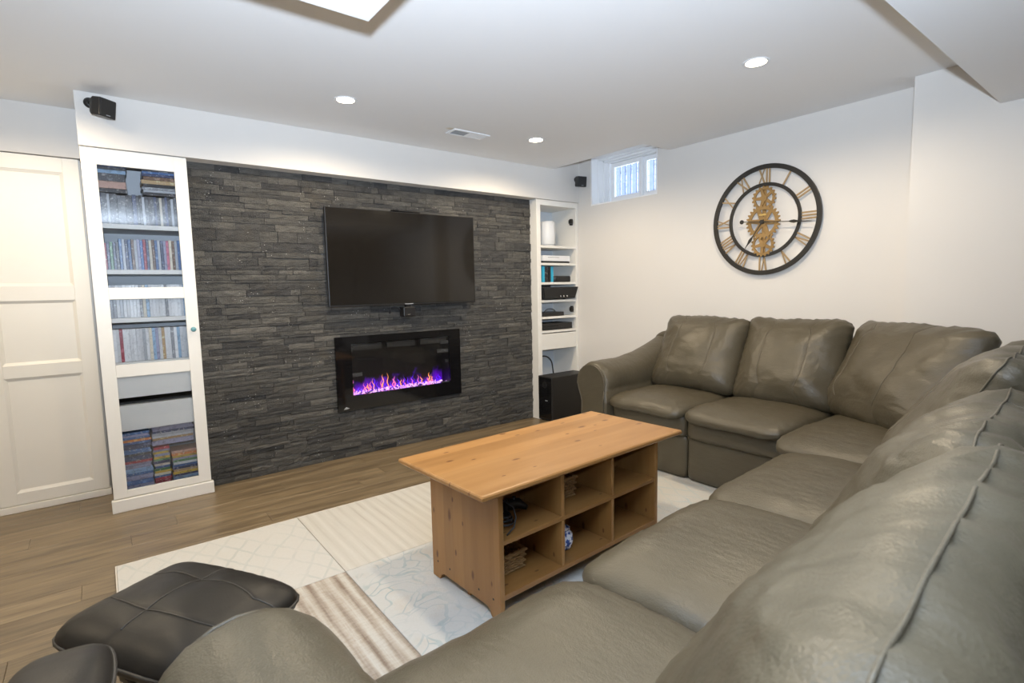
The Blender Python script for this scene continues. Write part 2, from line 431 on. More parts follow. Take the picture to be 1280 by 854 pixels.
# ------------------------------------------------------------------ glass-door cabinet
ORD = ['first','second','third','fourth','fifth','sixth','seventh','eighth','ninth','tenth','eleventh','twelfth','thirteenth','fourteenth','fifteenth','sixteenth','seventeenth','eighteenth','nineteenth','twentieth']
TENS = {20: 'twenty', 30: 'thirty'}
def ordinal(n):
    if n <= 20: return ORD[n-1]
    return TENS[n//10*10] + '-' + ORD[n % 10 - 1] if n % 10 else {30: 'thirtieth'}[n]
gc = empty('glass_door_cabinet', (.249, .08, 0), 'tall white cabinet with glass door full of disc cases beside the stone wall', 'cabinet')
W, SB = M['white'], M['shelfback']
box('side_panel', (.002, -.094, 0), (.02, .258, 2.058), W, gc); box('side_panel', (.478, -.094, 0), (.4965, .258, 2.058), W, gc)
box('back_panel', (.02, .245, .06), (.478, .257, 2.04), SB, gc)
box('top_panel', (.02, -.094, 2.04), (.478, .258, 2.058), W, gc); box('bottom_panel', (.02, -.094, .075), (.478, .245, .095), W, gc)
SH = {'A': 1.652, 'B': 1.395, 'C': 1.118, 'D': .862}
for k, z in SH.items():
    box('shelf', (.021, -.080, z-.026), (.477, .244, z), W, gc, .001)
box('plinth', (-.009, -.131, 0), (.508, -.095, .074), W, gc, .004)
bb = [(.068, .432, 1.292, 1.966), (.068, .430, .853, 1.226), (.066, .428, .120, .782)]
dz0, dz1, y0, y1 = .079, 2.050, -.117, -.097
mb = MB(); mb.box((.003, y0, dz0), (.069, y1, dz1)); mb.box((.430, y0, dz0), (.4955, y1, dz1))
for a, b in ((dz0, .121), (.782, .853), (1.226, 1.292), (1.966, dz1)): mb.box((.069, y0+.0006, a), (.430, y1, b))
dr = mb.build('door', W, gc, .0012)
for a, b, c, e in bb: box('glass_pane', (a-.002, -.1075, c-.002), (b+.002, -.1045, e+.002), M['pane'], dr)
MB().lathe([(.003, -.117), (.006, -.120), (.005, -.124), (.0125, -.130), (.015, -.137), (.012, -.144), (.004, -.147)], (.462, 0, 1.036), 20, 'y').build('knob', M['knob'], dr, smooth=True, label='turquoise glass knob')
for (za, zb) in ((.655, .800), (.460, .612)):
    d = box('drawer', (.024, -.086, za), (.474, .20, zb), W, gc, .002)
box('dark_gap', (.03, -.05, .614), (.47, .2, .626), M['black'], gc)  # black slab stands in for the shaded gap between the two drawers
# disc cases and books
PAL = {'red': (.36,.03,.05), 'navy': (.035,.05,.12), 'blue': (.07,.15,.34), 'black': (.012,.012,.016), 'charcoal': (.06,.062,.07), 'grey': (.26,.27,.29),
       'silver': (.48,.50,.53), 'white': (.74,.75,.76), 'cream': (.66,.60,.48), 'purple': (.17,.06,.26), 'pink': (.60,.16,.24), 'tan': (.42,.28,.14),
       'yellow': (.62,.42,.07), 'green': (.08,.22,.09), 'teal': (.06,.26,.30), 'lilac': (.36,.36,.50), 'orange': (.55,.19,.05), 'sky-blue': (.32,.48,.66), 'brown': (.16,.085,.045), 'salmon': (.60,.36,.28)}
SP = {}
def spine(c):
    if c not in SP:
        t = NT('printed_spine_' + c.replace('-', '_')); col = PAL[c]; r = t.rand()
        tc = t.node('ShaderNodeTexCoord'); ad = t.node('ShaderNodeVectorMath', operation='ADD'); cb = t.node('ShaderNodeCombineXYZ')
        t.put(cb.inputs[2], t.math('MULTIPLY', r, 53.0)); t.put(cb.inputs[0], t.math('MULTIPLY', r, 17.0))
        t.l.new(tc.outputs['Object'], ad.inputs[0]); t.l.new(cb.outputs[0], ad.inputs[1])
        n = t.noise(ad.outputs[0], 32, 2, .6); n2 = t.noise(ad.outputs[0], 75, 2, .6)
        lum = sum(col)/3
        other = tuple(min(.75, x*2.2 + .14) for x in col) if lum < .3 else tuple(x*.42 for x in col)
        k = t.ramp(n, [(.56, (0,0,0)), (.62, (1,1,1))]); c1 = t.mix(t.math('MULTIPLY', k, .55 if lum < .5 else .22), col, other)
        k2 = t.ramp(n2, [(.60, (0,0,0)), (.66, (1,1,1))]); c1 = t.mix(t.math('MULTIPLY', k2, .5 if lum < .5 else .22), c1, (.62, .60, .56) if lum < .3 else (.06, .06, .10))
        c1 = t.mix(1.0, c1, t.ramp(r, [(0, (.8,.8,.8)), (1, (1.15,1.15,1.15))]), 'MULTIPLY')
        t.set('Base Color', c1); t.set('Roughness', .3); SP[c] = t.m
    return SP[c]
def item(name, label, cat, group, a, b, c, rz=0):
    ctr = ((a[0]+b[0])/2, (a[1]+b[1])/2, a[2]); hx, hy, h = (b[0]-a[0])/2, (b[1]-a[1])/2, b[2]-a[2]
    o = MB().box((-hx, -hy, 0), (hx, hy, h)).build(name, spine(c), None, .0012)
    o.location = ctr; o.rotation_euler.z = rz
    return tag(o, label, cat, group)
rb = random.Random(5)
def row(cols, x0, x1, z, hs, ws, depth, name, cat, what, where, group, yf=-.055):
    n = len(cols); g = .0006; tot = sum(ws) + g*n; k = (x1-x0)/tot; x = x0
    for i, (c, h, wd) in enumerate(zip(cols, hs, ws)):
        yy = yf + rb.uniform(-.004, .006)
        item(name, f'{c} {what}, {ordinal(i+1)} from the wardrobe end {where}', cat, group, (x+g*k/2, yy, z+.0005), (x+g*k/2+wd*k, yy+depth, z+h), c)
        x += (wd+g)*k
X0, X1 = .0215, .4765
cA = 'charcoal silver navy charcoal silver black charcoal black navy charcoal black silver charcoal black charcoal navy black cream charcoal navy black silver charcoal navy black charcoal'.split()
hA = [.168 + rb.uniform(-.004, .006) for _ in cA]
wA = [1.2, .8, 1.4, 1.6, .7, 2.2, 2.4, 2.0, 1.2, .8, .9, .8, 1, .8, 1.0, .8, .9, .8, .9, .8, 1.1, .8, .9, .8, 1, 1]
row(cA, X0, X1, SH['A'], hA, wA, .14, 'disc_case', 'disc case', 'upright disc case', 'on the top cabinet shelf', 'upright disc cases on the top cabinet shelf')
cB = 'red red pink red navy green navy charcoal blue silver navy blue brown silver lilac blue red navy cream brown blue silver navy lilac pink cream brown silver blue silver lilac cream'.split()
hB = [.150]*4 + [.157, .157, .157, .157] + [.175 + rb.uniform(-.003, .003) for _ in cB[8:]]
row(cB, X0, X1, SH['B'], hB, [1]*len(cB), .135, 'disc_case', 'disc case', 'spined film case', 'on the second cabinet shelf', 'film cases on the second cabinet shelf')
cC = ['white' if rb.random() < .72 else rb.choice(['silver', 'grey', 'sky-blue', 'cream']) for _ in range(29)]
row(cC, X0, X1, SH['C'], [.190 + rb.uniform(-.001, .001) for _ in cC], [1]*29, .135, 'game_case', 'game case', 'game case', 'behind the middle door rail', 'game cases behind the middle door rail')
cD = ['white' if rb.random() < .78 else rb.choice(['silver', 'grey', 'sky-blue', 'cream']) for _ in range(29)]
cD[5] = 'red'; cD[18] = 'tan'; cD[16] = 'lilac'; cD[0] = 'charcoal'
row(cD, X0, X1, SH['D'], [.191 + rb.uniform(-.001, .001) for _ in cD], [1]*29, .135, 'game_case', 'game case', 'game case', 'on the shelf level with the knob', 'game cases on the shelf level with the knob')
def stack(cols, xc, wd, z0, zlim, ths, depth, name, cat, what, where, group, yf=-.055):
    z = z0 + .0008
    for i, (c, th) in enumerate(zip(cols, ths)):
        if z + th > zlim: break
        dx = rb.uniform(-.005, .005); dy = rb.uniform(-.004, .008); w2 = wd/2 + rb.uniform(-.004, .003)
        item(name, f'{c} {what}, {ordinal(i+1)} up {where}', cat, group, (xc-w2+dx, yf+dy, z), (xc+w2+dx, yf+dy+depth, z+th), c, 0)
        z += th + .0006
    return z
zt = SH['A'] + .176
stack(['black','salmon','charcoal','sky-blue','charcoal','navy'], .116, .168, zt, 1.99, [.022,.040,.042,.020,.014,.018], .13, 'book', 'book', 'book lying flat', 'in the top shelf pile by the wardrobe end', 'flat books on the top shelf by the wardrobe end')
stack(['black','silver','grey','black','tan','brown','navy','blue','charcoal'], .372, .195, zt, 1.99, [.018,.013,.016,.017,.022,.019,.014,.013,.017], .14, 'disc_case', 'disc case', 'case lying flat', 'in the top shelf pile at the knob end', 'flat cases on the top shelf at the knob side')
def rc(n, pal): return [rb.choice(pal) for _ in range(n)]
pal1 = ['navy','blue','lilac','sky-blue','red','charcoal','teal','silver','lilac','blue','navy','red','brown','orange']
n1 = [rb.uniform(.0125, .0155) for _ in range(40)]
ca = rc(9, ['navy','lilac','blue','sky-blue']) + rc(30, pal1)
stack(ca, .117, .172, .095, .452, n1, .14, 'disc_case', 'disc case', 'film case lying flat', 'in the lowest shelf pile by the wardrobe end', 'flat film cases in the wardrobe end pile')
cb_ = ['red','red','red'] + rc(36, ['red','navy','yellow','lilac','cream','blue','pink','green','lilac','red'])
stack(cb_, .252, .082, .095, .330, n1[::-1], .14, 'disc_case', 'disc case', 'small case lying flat', 'in the middle pile of the lowest shelf', 'flat cases in the middle pile')
cc = ['navy','sky-blue','navy','yellow','tan','navy','blue','white','green','lilac','yellow','orange','salmon','red','cream','silver'] + rc(12, ['salmon','cream','lilac'])
zc = stack(cc, .383, .160, .095, .300, n1[5:], .14, 'disc_case', 'disc case', 'film case lying flat', 'in the lowest shelf pile at the knob end', 'flat film cases in the knob side pile')
stack(rc(20, ['lilac','navy','lilac','blue','red','lilac','silver','tan']), .322, .215, max(zc, .3335), .452, n1[8:], .13, 'disc_case', 'disc case', 'wide case lying flat', 'in the pile bridging two piles', 'flat cases bridging two piles', yf=-.04)

# ------------------------------------------------------------------ wardrobe with panelled doors
wd_ = empty('wardrobe', (-.52, .30, 0), 'cream white wardrobe with three-panel door beyond the disc cabinet', 'wardrobe')
for k, x1 in enumerate((-.012, -.519)):
    x0 = x1 - .504
    mb = MB(); ya, yb = .283, .303
    mb.box((x0, ya, .044), (x0+.076, yb, 2.058)); mb.box((x1-.076, ya, .044), (x1, yb, 2.058))
    for a, b in ((.044, .112), (.785, .859), (1.228, 1.314), (1.974, 2.058)): mb.box((x0+.076, ya+.0004, a), (x1-.076, yb, b))
    dd = mb.build('door', M['cream'], wd_, .0015)
    for a, b in ((.112, .785), (.859, 1.228), (1.314, 1.974)):
        # raised-edge panel sunk behind the rails
        X0_, X1_ = x0+.076, x1-.076; e = .016; yo, yi = ya+.003, ya+.013
        v = [(X0_, yo, a), (X1_, yo, a), (X1_, yo, b), (X0_, yo, b), (X0_+e, yi, a+e), (X1_-e, yi, a+e), (X1_-e, yi, b-e), (X0_+e, yi, b-e)]
        MB().add(v, [(0,1,5,4), (1,2,6,5), (2,3,7,6), (3,0,4,7), (4,5,6,7)]).build('panel', M['cream'], dd)
box('plinth', (-1.03, .272, 0), (-.004, .302, .040), M['cream'], wd_, .003)
box('carcass', (-1.03, .304, .04), (-.004, .398, 2.058), M['cream'], wd_)

# ------------------------------------------------------------------ open media cabinet
mc = empty('media_cabinet', (3.51, .1, 0), 'tall narrow white open cabinet of electronics between stone and window wall', 'cabinet')
xa, xb = 3.2485, 3.785
mb = MB(); mb.box((xa, -.098, 0), (3.297, .258, 2.058)); mb.build('side_panel', W, mc, .002)
mb = MB(); mb.box((3.752, -.098, 0), (xb, .258, 2.058)); mb.build('side_panel', W, mc, .002)
box('back_panel', (3.297, .245, 0), (3.752, .257, 2.03), SB, mc)
box('top_panel', (3.297, -.097, 2.008), (3.752, .245, 2.058), W, mc); box('bottom_panel', (3.297, -.097, 0), (3.752, .245, .05), W, mc)
RS = [1.640, 1.478, 1.296, 1.128, .970, .838]
for z in RS: box('shelf', (3.2975, -.092, z-.022), (3.7515, .244, z), W, mc, .001)
d = box('drawer', (3.300, -.094, .655), (3.749, .2, .806), W, mc, .002)
for z in (1.88, 1.03): 
    MB().box((3.725, -.06, z-.03), (3.752, -.035, z+.03)).box((3.70, -.085, z-.018), (3.73, -.05, z+.018)).build('hinge', M['darkmetal'], mc, .003)
# things on it
t = empty('wifi_router', (3.525, .06, RS[0]), 'white oval tower router on top media shelf', 'router')
MB().lathe([(.060, RS[0]), (.072, RS[0]+.006), (.076, RS[0]+.12), (.073, RS[0]+.232), (.066, RS[0]+.243), (.0, RS[0]+.244)], (3.525, .06, 0), 32).build('housing', M['whiteplastic'], t, smooth=True)
MB().lathe([(.0765, RS[0]+.015), (.0772, RS[0]+.018), (.0765, RS[0]+.021)], (3.525, .06, 0), 32).build('base_ring', M['grey'], t, smooth=True)
t = MB().tube([(3.40+.01*i, .13+.02*math.sin(i*.7), RS[0]+.006+(.10 if i == 0 else .1*max(0, 1-i/3))) for i in range(8)], .003).build('power_cord', M['cable'], smooth=True)
tag(t, 'thin black cord behind the white router', 'cord')
t = empty('game_console', (3.52, .03, RS[1]), 'white flat game console on second media shelf', 'game console')
MB().box((3.335, -.085, RS[1]+.018), (3.685, .15, RS[1]+.070)).build('housing', M['whiteplastic'], t, .004)
MB().box((3.34, -.08, RS[1]+.001), (3.68, .145, RS[1]+.018)).build('base', M['black'], t, .002)
MB().box((3.395, -.0858, RS[1]+.050), (3.54, -.0845, RS[1]+.055)).build('disc_slot', M['grey'], t)
z = RS[2]
o = item('game_box', 'black box standing beside the cyan box on third media shelf', 'box', None, (3.305, -.06, z+.001), (3.332, .07, z+.150), 'black')
o = box('game_box', (3.336, -.07, z+.0008), (3.366, .06, z+.152), M['cyan'], None, .002, local=True); tag(o, 'narrow cyan box between two black boxes on third media shelf', 'box')
o = item('game_box', 'wide black box against the cyan box on third media shelf', 'box', None, (3.372, -.055, z+.001), (3.425, .08, z+.145), 'black')
t = empty('storage_box', (3.46, 0, z), 'black storage box with cyan end on third media shelf', 'box')
box('box_body', (3.430, -.06, z+.001), (3.452, .08, z+.148), M['black'], t, .002); box('box_end', (3.4525, -.062, z+.0008), (3.484, .081, z+.150), M['cyan'], t, .002)
t = empty('streaming_box', (3.60, -.03, z), 'low black rounded device on third media shelf', 'device')
MB().lathe([(.05, z), (.056, z+.006), (.058, z+.05), (.052, z+.060), (0, z+.061)], (3.535, -.02, 0), 24).build('housing', M['black'], t, smooth=True)
MB().box((3.535, -.078, z+.001), (3.70, .04, z+.060)).build('speaker_body', M['black'], t, .012)
z = RS[3]
t = empty('audio_receiver', (3.53, .02, z), 'black receiver with tilted front on fourth media shelf', 'receiver')
MB().prism([(3.312, z+.012), (3.72, z+.012), (3.765, z+.122), (3.30, z+.122)], -.115, 'y', .17).build('housing', M['black'], t, .004)
MB().prism([(3.318, z+.02), (3.716, z+.02), (3.755, z+.112), (3.306, z+.112)], -.121, 'y', -.1145).build('front_panel', M['blackgloss'], t, .002)
for x in (3.515, 3.555, 3.60): MB().lathe([(.009, -.121), (.009, -.129), (.0, -.130)], (x, 0, z+.034), 12, 'y').build('dial', M['chrome'], t, smooth=True)
for x in (3.345, 3.70): MB().lathe([(.014, z+.0005), (.014, z+.0125)], (x, .02, 0), 12).build('foot', M['black'], t)
MB().tube([(3.325, -.03, z+.133), (3.345, -.07, z+.134), (3.38, -.05, z+.1335), (3.42, -.08, z+.133), (3.44, -.04, z+.1325)], .0100).build('cable_bundle', M['cable'], t, smooth=True)
z = RS[4]
t = empty('media_player', (3.46, 0, z), 'slim black media player with looped cable on fifth media shelf', 'player')
MB().box((3.305, -.08, z+.004), (3.60, .10, z+.040)).build('housing', M['black'], t, .004)
for x in (3.33, 3.57): MB().box((x-.012, -.04, z+.0005), (x+.012, -.01, z+.004)).build('foot', M['grey'], t)
MB().tube([(3.34+.07*(1-math.cos(a)), -.085, z+.040+.035*math.sin(a)) for a in np.linspace(.1, 3.0, 12)], .004).build('cable', M['cable'], t, smooth=True)
z = RS[5]
t = empty('disc_player', (3.5, 0, z), 'wide black disc player on lowest media shelf', 'player')
MB().box((3.31, -.085, z+.006), (3.705, .14, z+.065)).build('housing', M['black'], t, .004)
MB().box((3.34, -.0862, z+.030), (3.52, -.0848, z+.046)).build('disc_tray', M['blackgloss'], t)
for x in (3.34, 3.67): MB().lathe([(.012, z+.0005), (.012, z+.0062)], (x, .0, 0), 12).build('foot', M['grey'], t)
# subwoofer
t = empty('subwoofer', (3.46, -.2, 0), 'black box subwoofer on the floor before the media cabinet', 'subwoofer')
MB().box((3.236, -.296, .012), (3.70, -.102, .424)).build('enclosure', M['sub'], t, .006)
MB().box((3.2325, -.285, .03), (3.2362, -.113, .412)).build('front_grille', M['blackgloss'], t, .003)
MB().lathe([(.03, -.0), (.034, -.004), (.03, -.006)], (3.2375, -.195, .345), 20, 'x').build('port', M['black'], t, smooth=True)
MB().box((3.2305, -.235, .195), (3.2330, -.205, .203)).build('badge', M['grey'], t)
for x in (3.27, 3.66):
    for yy in (-.27, -.13): MB().lathe([(.015, .0), (.017, .012)], (x, yy, 0), 12).build('foot', M['black'], t)
o = MB().tube([(3.30+.02, .10, .52)] + [(3.30+.085*(1-math.cos(a)), .02-.06*a/3, .50+.085*math.sin(a)) for a in np.linspace(.5, 3.1, 14)] + [(3.47, -.080, .30), (3.47, -.075, .12), (3.47, -.06, .0575)], .0065).build('speaker_cable', M['cable'], smooth=True)
tag(o, 'black looped cable rising behind the subwoofer', 'cable')

# ------------------------------------------------------------------ television, sensor bar, small sensor
tv = empty('television', (1.921, -.109, 1.14), 'large flat black television mounted on the stone wall', 'television', rz=math.radians(-1.0))
hw, hz = .615, .353; zc = 1.488 - 1.14
def L_(o): return o
mb = MB(); mb.box((-hw, -.001, zc-hz), (hw, .030, zc+hz)); fr = mb.build('frame', M['black'], tv, .003, local=True)
box('screen', (-hw+.007, -.0022, zc-hz+.014), (hw-.007, -.0012, zc+hz-.007), M['screen'], tv, local=True)
MB().prism([(-.42, zc-.28), (.42, zc-.28), (.36, zc+.22), (-.36, zc+.22)], .062, 'y', .030).build('rear_housing', M['black'], tv, .006, local=True)
MB().box((-.30, .062, zc-.1), (.30, .086, zc+.1)).box((-.22, .06, zc-.2), (-.18, .075, zc+.2)).box((.18, .06, zc-.2), (.22, .075, zc+.2)).build('wall_bracket', M['darkmetal'], tv, local=True)
box('badge', (-.035, -.0035, zc-hz+.004), (.035, -.0022, zc-hz+.010), M['grey'], tv, local=True)
t = empty('sensor_bar', (1.93, -.11, 1.84), 'thin black sensor bar lying on the television top edge', 'sensor')
MB().box((1.805, -.118, 1.8425), (2.047, -.092, 1.852)).build('housing', M['black'], t, .002)
MB().box((1.815, -.1192, 1.844), (1.86, -.1178, 1.850)).build('lens', M['blackgloss'], t)
t = empty('motion_sensor', (1.92, -.1, 1.04), 'small black sensor box hanging below the television', 'sensor')
MB().box((1.868, -.122, 1.045), (1.968, -.045, 1.118)).build('housing', M['black'], t, .005)
MB().box((1.90, -.1235, 1.058), (1.922, -.1215, 1.064)).build('status_light', M['chrome'], t)
MB().box((1.90, -.1, 1.117), (1.94, -.07, 1.137)).build('clip', M['black'], t)
MB().tube([(1.87, -.07, 1.085), (1.85, -.06, 1.113), (1.82, -.05, 1.118), (1.79, -.05, 1.112), (1.785, -.05, 1.07)], .006).build('cable', M['cable'], t, smooth=True)

# ------------------------------------------------------------------ electric fireplace
fx0, fx1, fz0, fz1 = 1.353, 2.423, .358, .913
ox0, ox1, oz0, oz1 = 1.472, 2.318, .468, .858
fp = empty('electric_fireplace', (1.888, -.03, fz0), 'wide black electric fireplace with purple flames set in stone', 'fireplace')
yf = -.034
mb = MB(); mb.box((fx0, yf, fz0), (ox0, yf+.02, fz1)); mb.box((ox1, yf, fz0), (fx1, yf+.02, fz1)); mb.box((ox0, yf, fz0), (ox1, yf+.02, oz0)); mb.box((ox0, yf, oz1), (ox1, yf+.02, fz1))
mb.build('surround', M['blackgloss'], fp)
box('glass_front', (ox0, yf+.006, oz0), (ox1, yf+.010, oz1), M['pane'], fp)
mb = MB(); yk = .12
mb.box((ox0-.01, yf+.02, oz0-.025), (ox1+.01, yk, oz0-.012)); mb.box((ox0-.01, yf+.02, oz1), (ox1+.01, yk, oz1+.01))
mb.box((ox0-.012, yf+.02, oz0-.02), (ox0, yk, oz1)); mb.box((ox1, yf+.02, oz0-.02), (ox1+.012, yk, oz1))
FB = plain('firebox_black', (.012, .011, .010), .35)
mb.build('firebox', FB, fp)
for i in range(3):
    a = ox0 + .01 + i*.29
    box('vent_louvre', (a, .0, oz1-.055), (a+.245, .02, oz1-.012), plain('louvre_grey', (.035, .034, .033), .3) if i == 0 else bpy.data.materials['louvre_grey'], fp)
def flame_screen():
    t = NT('flame_screen'); v = t.coord(kind='Generated'); x, y, z = t.sep(v)
    n = t.noise(t.coord((9, 1, 3), 'Generated'), 1.0, 4, .6)
    h = t.math('MULTIPLY_ADD', n, .85, -.17)
    k = t.math('MULTIPLY', t.math('SUBTRACT', h, z), 4.0); k = t.math('MINIMUM', t.math('MAXIMUM', k, 0.0), 1.0)
    c = t.mix(t.noise(t.coord((22, 1, 8), 'Generated'), 1.0, 2), (.08, .0, .9), (.30, .0, 1.0))
    t.set('Base Color', (.01, .009, .009)); t.set('Roughness', .3); t.set('Emission Color', c); t.set('Emission Strength', t.math('MULTIPLY', k, .55)); return t.m
box('flame_screen', (ox0, yk-.012, oz0-.012), (ox1, yk-.006, oz1), flame_screen(), fp)
FO = emit('flame_orange', (1.0, .34, .08), 1.0); FPk = emit('flame_pink', (.85, .16, .40), .75); FV = emit('flame_violet', (.10, .01, .80), .8)
rf = random.Random(3)
def flame(x, y, z, w, h, mat):
    pts = []; k = 7; s = rf.uniform(-.012, .012); ph = rf.uniform(0, 6)
    P_ = [(x + s*(i/k)*1.5 + .006*math.sin(i*1.3+ph), y, z + h*i/k) for i in range(k+1)]
    MB().tube(P_, [w*max(.03, math.sin(math.pi*min(1, .22+.78*i/k))**.9)*(1-.55*i/k) for i in range(k+1)], 6).build('flame', mat, fp, smooth=True)
for i in range(30):
    x = ox0 + .02 + (ox1-ox0-.04)*(i+rf.uniform(-.3, .3))/29.5
    x = min(max(x, ox0+.02), ox1-.03)
    flame(x, .07+rf.uniform(-.02, .02), oz0+.005, rf.uniform(.004, .009), rf.uniform(.03, .075)*(1.25 if 4 < i < 22 else .8), rf.choice([FV, FV, FV, FPk]))
for fxp in (.03, .13, .205, .29, .37, .435, .545, .60, .70, .725, .64, .33, .16):
    flame(ox0 + fxp*(ox1-ox0)/.86, .06+rf.uniform(-.015, .015), oz0+.012, rf.uniform(.003, .007), rf.uniform(.05, .12), rf.choice([FO, FO, FPk]))
mb = MB()
for i in range(340):
    x = rf.uniform(ox0+.008, ox1-.008); yy = rf.uniform(0, .10); r = rf.uniform(.005, .011); z = oz0 - .008 + r*.4 + .012*(yy/.1)
    vs = [(x+r*rf.uniform(.6, 1)*a, yy+r*rf.uniform(.6, 1)*b, z+r*rf.uniform(.6, 1.1)*c) for a, b, c in ((1,0,0),(0,1,0),(-1,0,0),(0,-1,0),(0,0,1),(0,0,-1))]
    mb.add(vs, [(0,1,4),(1,2,4),(2,3,4),(3,0,4),(1,0,5),(2,1,5),(3,2,5),(0,3,5)])
t = NT('glowing_crystal'); t.set('Base Color', (.8, .6, .9)); n = t.vor(t.coord(), 40, out='Color')
t.set('Emission Color', t.mix(t.sep(n)[0], (.62, .10, 1.0), (1.0, .62, .85))); t.set('Emission Strength', .8)
mb.build('crystal_bed', t.m, fp, kind='stuff')
MB().prism([(1.392, .372), (1.420, .372), (1.440, .378), (1.424, .384), (1.414, .391), (1.405, .384)], yf-.0008, 'y', yf+.001).build('emblem', M['grey'], fp)

# ------------------------------------------------------------------ satellite speakers
def sat(name, base, aim, label):
    t = empty(name, base, label, 'speaker')
    b = Vector(base); a = Vector(aim).normalized(); up = Vector((0, 0, 1)); s = a.cross(up).normalized(); u = s.cross(a)
    MB().lathe([(.026, -DS-.0003), (.028, -DS-.010), (.016, -DS-.018)], (b.x-.02*math.copysign(1, a.x), 0, b.z+.03), 18, 'y').build('wall_plate', M['black'], t, smooth=True)
    MB().tube([(b.x-.02*math.copysign(1, a.x), -DS-.012, b.z+.028), (b.x-.012*math.copysign(1, a.x), -DS-.030, b.z+.016), b + a*.01], .010).build('bracket_arm', M['black'], t, smooth=True)
    mb = MB(); h = .047
    def pt(x, y, z): return b + s*x + u*y + a*z
    def blk(h0, z0, h1, z1):
        v = [pt(-h0,-h0,z0), pt(h0,-h0,z0), pt(h0,h0,z0), pt(-h0,h0,z0), pt(-h1,-h1,z1), pt(h1,-h1,z1), pt(h1,h1,z1), pt(-h1,h1,z1)]
        return MB().add(v, [(0,3,2,1),(4,5,6,7),(0,1,5,4),(1,2,6,5),(2,3,7,6),(3,0,4,7)])
    blk(.030, 0, h, .03).add([], []).build('rear_shell', M['darkmetal'], t, .006)
    blk(h, .03, h, .085).build('cabinet_shell', M['black'], t, .005)
    blk(h-.004, .085, h-.005, .089).build('front_grille', M['sub'], t, .002)
    v = [pt(x, y, .0895) for x, y in ((-.012, -h+.008), (.012, -h+.008), (.012, -h+.013), (-.012, -h+.013))]
    MB().add(v, [(0,1,2,3)]).build('badge', M['grey'], t)
sat('satellite_speaker', (.085, -DS-.05, 2.255), (.85, -1, -.22), 'black cube speaker on the soffit above the disc cabinet')
sat('satellite_speaker', (3.725, -DS-.045, 2.245), (-.25, -1, -.12), 'black cube speaker in the corner beside the window')
# ------------------------------------------------------------------ window and what lies outside
y1, y0 = YW1, YW2
wf = bpy.data.objects.new('window_1', None); COL.objects.link(wf); wf.location = (4.0, -.65, W1); wf['kind'] = 'structure'
V = M['winwhite']; e = .012
mb = MB(); mb.box((XR-.001, y1-e, W1), (3.985, y1, W2)); mb.box((XR-.001, y0, W1), (3.985, y0+e, W2)); mb.box((XR-.001, y0+e, W1), (3.985, y1-e, W1+e)); mb.box((XR-.001, y0+e, W2-e), (3.985, y1-e, W2))
mb.build('jamb_liner', V, wf)
mb = MB()
for xs, ins in ((3.87, .022), (3.93, .036)):
    mb.box((xs, y1-e-ins+.012, W1+e), (3.985, y1-e, W2-e)); mb.box((xs, y0+e, W2-e-ins+.012), (3.985, y1-e, W2-e))
mb.build('stop_moulding', V, wf, .002)
mb = MB(); a, b = 3.985, 4.06
mb.box((a, y1-.052, W1), (b, y1, W2)); mb.box((a, y0, W1), (b, y0+.05, W2)); mb.box((a, y0+.05, W1), (b, y1-.052, W1+.05)); mb.box((a, y0+.05, W2-.045), (b, y1-.052, W2))
mb.build('window_frame', V, wf, .002)
for (sa, sb) in ((-.702, y1-.060), (y0+.052, -.690)):
    mb = MB(); a, b = (4.0, 4.03) if sa > -.8 else (4.031, 4.055)
    lo, hi = W1+.052, W2-.047; q = .038
    mb.box((a, sa, lo), (b, sa+q, hi)); mb.box((a, sb-q, lo), (b, sb, hi)); mb.box((a, sa+q, lo), (b, sb-q, lo+q)); mb.box((a, sa+q, hi-q), (b, sb-q, hi))
    s = mb.build('window_sash', V, wf, .002)
    box('window_pane', ((a+b)/2-.002, sa+q-.003, lo+q-.003), ((a+b)/2+.002, sb-q+.003, hi-q+.003), M['pane'], s)
    if sa > -.8: MB().box((3.988, sb-.026, lo+.15), (4.0, sb-.010, lo+.20)).build('sash_latch', V, s, .003)
o = MB()
g = random.Random(4)
# snow outside at ground level, heaped against the window well
nx, ny = 26, 20
v = []
for i in range(nx+1):
    for j in range(ny+1):
        x = 4.115 + 9*(i/nx)**1.6; yy = -5 + 10*j/ny
        z = 2.05 + .10*min(1, (x-4.1)/.5) + .05*noise.noise(Vector((x*1.3, yy*1.3, 0)))
        v.append((x, yy, z))
MB().add(v, [(i*(ny+1)+j, (i+1)*(ny+1)+j, (i+1)*(ny+1)+j+1, i*(ny+1)+j+1) for i in range(nx) for j in range(ny)]).build('snowy_ground', M['snow'], smooth=True, kind='structure')
t = empty('fence', (5.6, .4, 2.1), 'blue-grey slatted fence in the snow outside the window', 'fence')
for i in range(22):
    yy = -.26 + i*.09
    box('slat', (5.58, yy, 2.16), (5.60, yy+.066, 3.25), M['siding'], t, .002)
for z in (2.42, 2.72, 3.02): box('rail', (5.605, -.27, z), (5.64, 1.72, z+.05), M['whiteplastic'], t)
for yy in (-.33, 1.72): box('post', (5.56, yy, 2.05), (5.65, yy+.08, 3.35), M['siding'], t)
t = empty('shrub', (6.3, -1.2, 2.1), 'bare snowy shrub outside behind the second window pane', 'shrub')
mb = MB(); ms = MB()
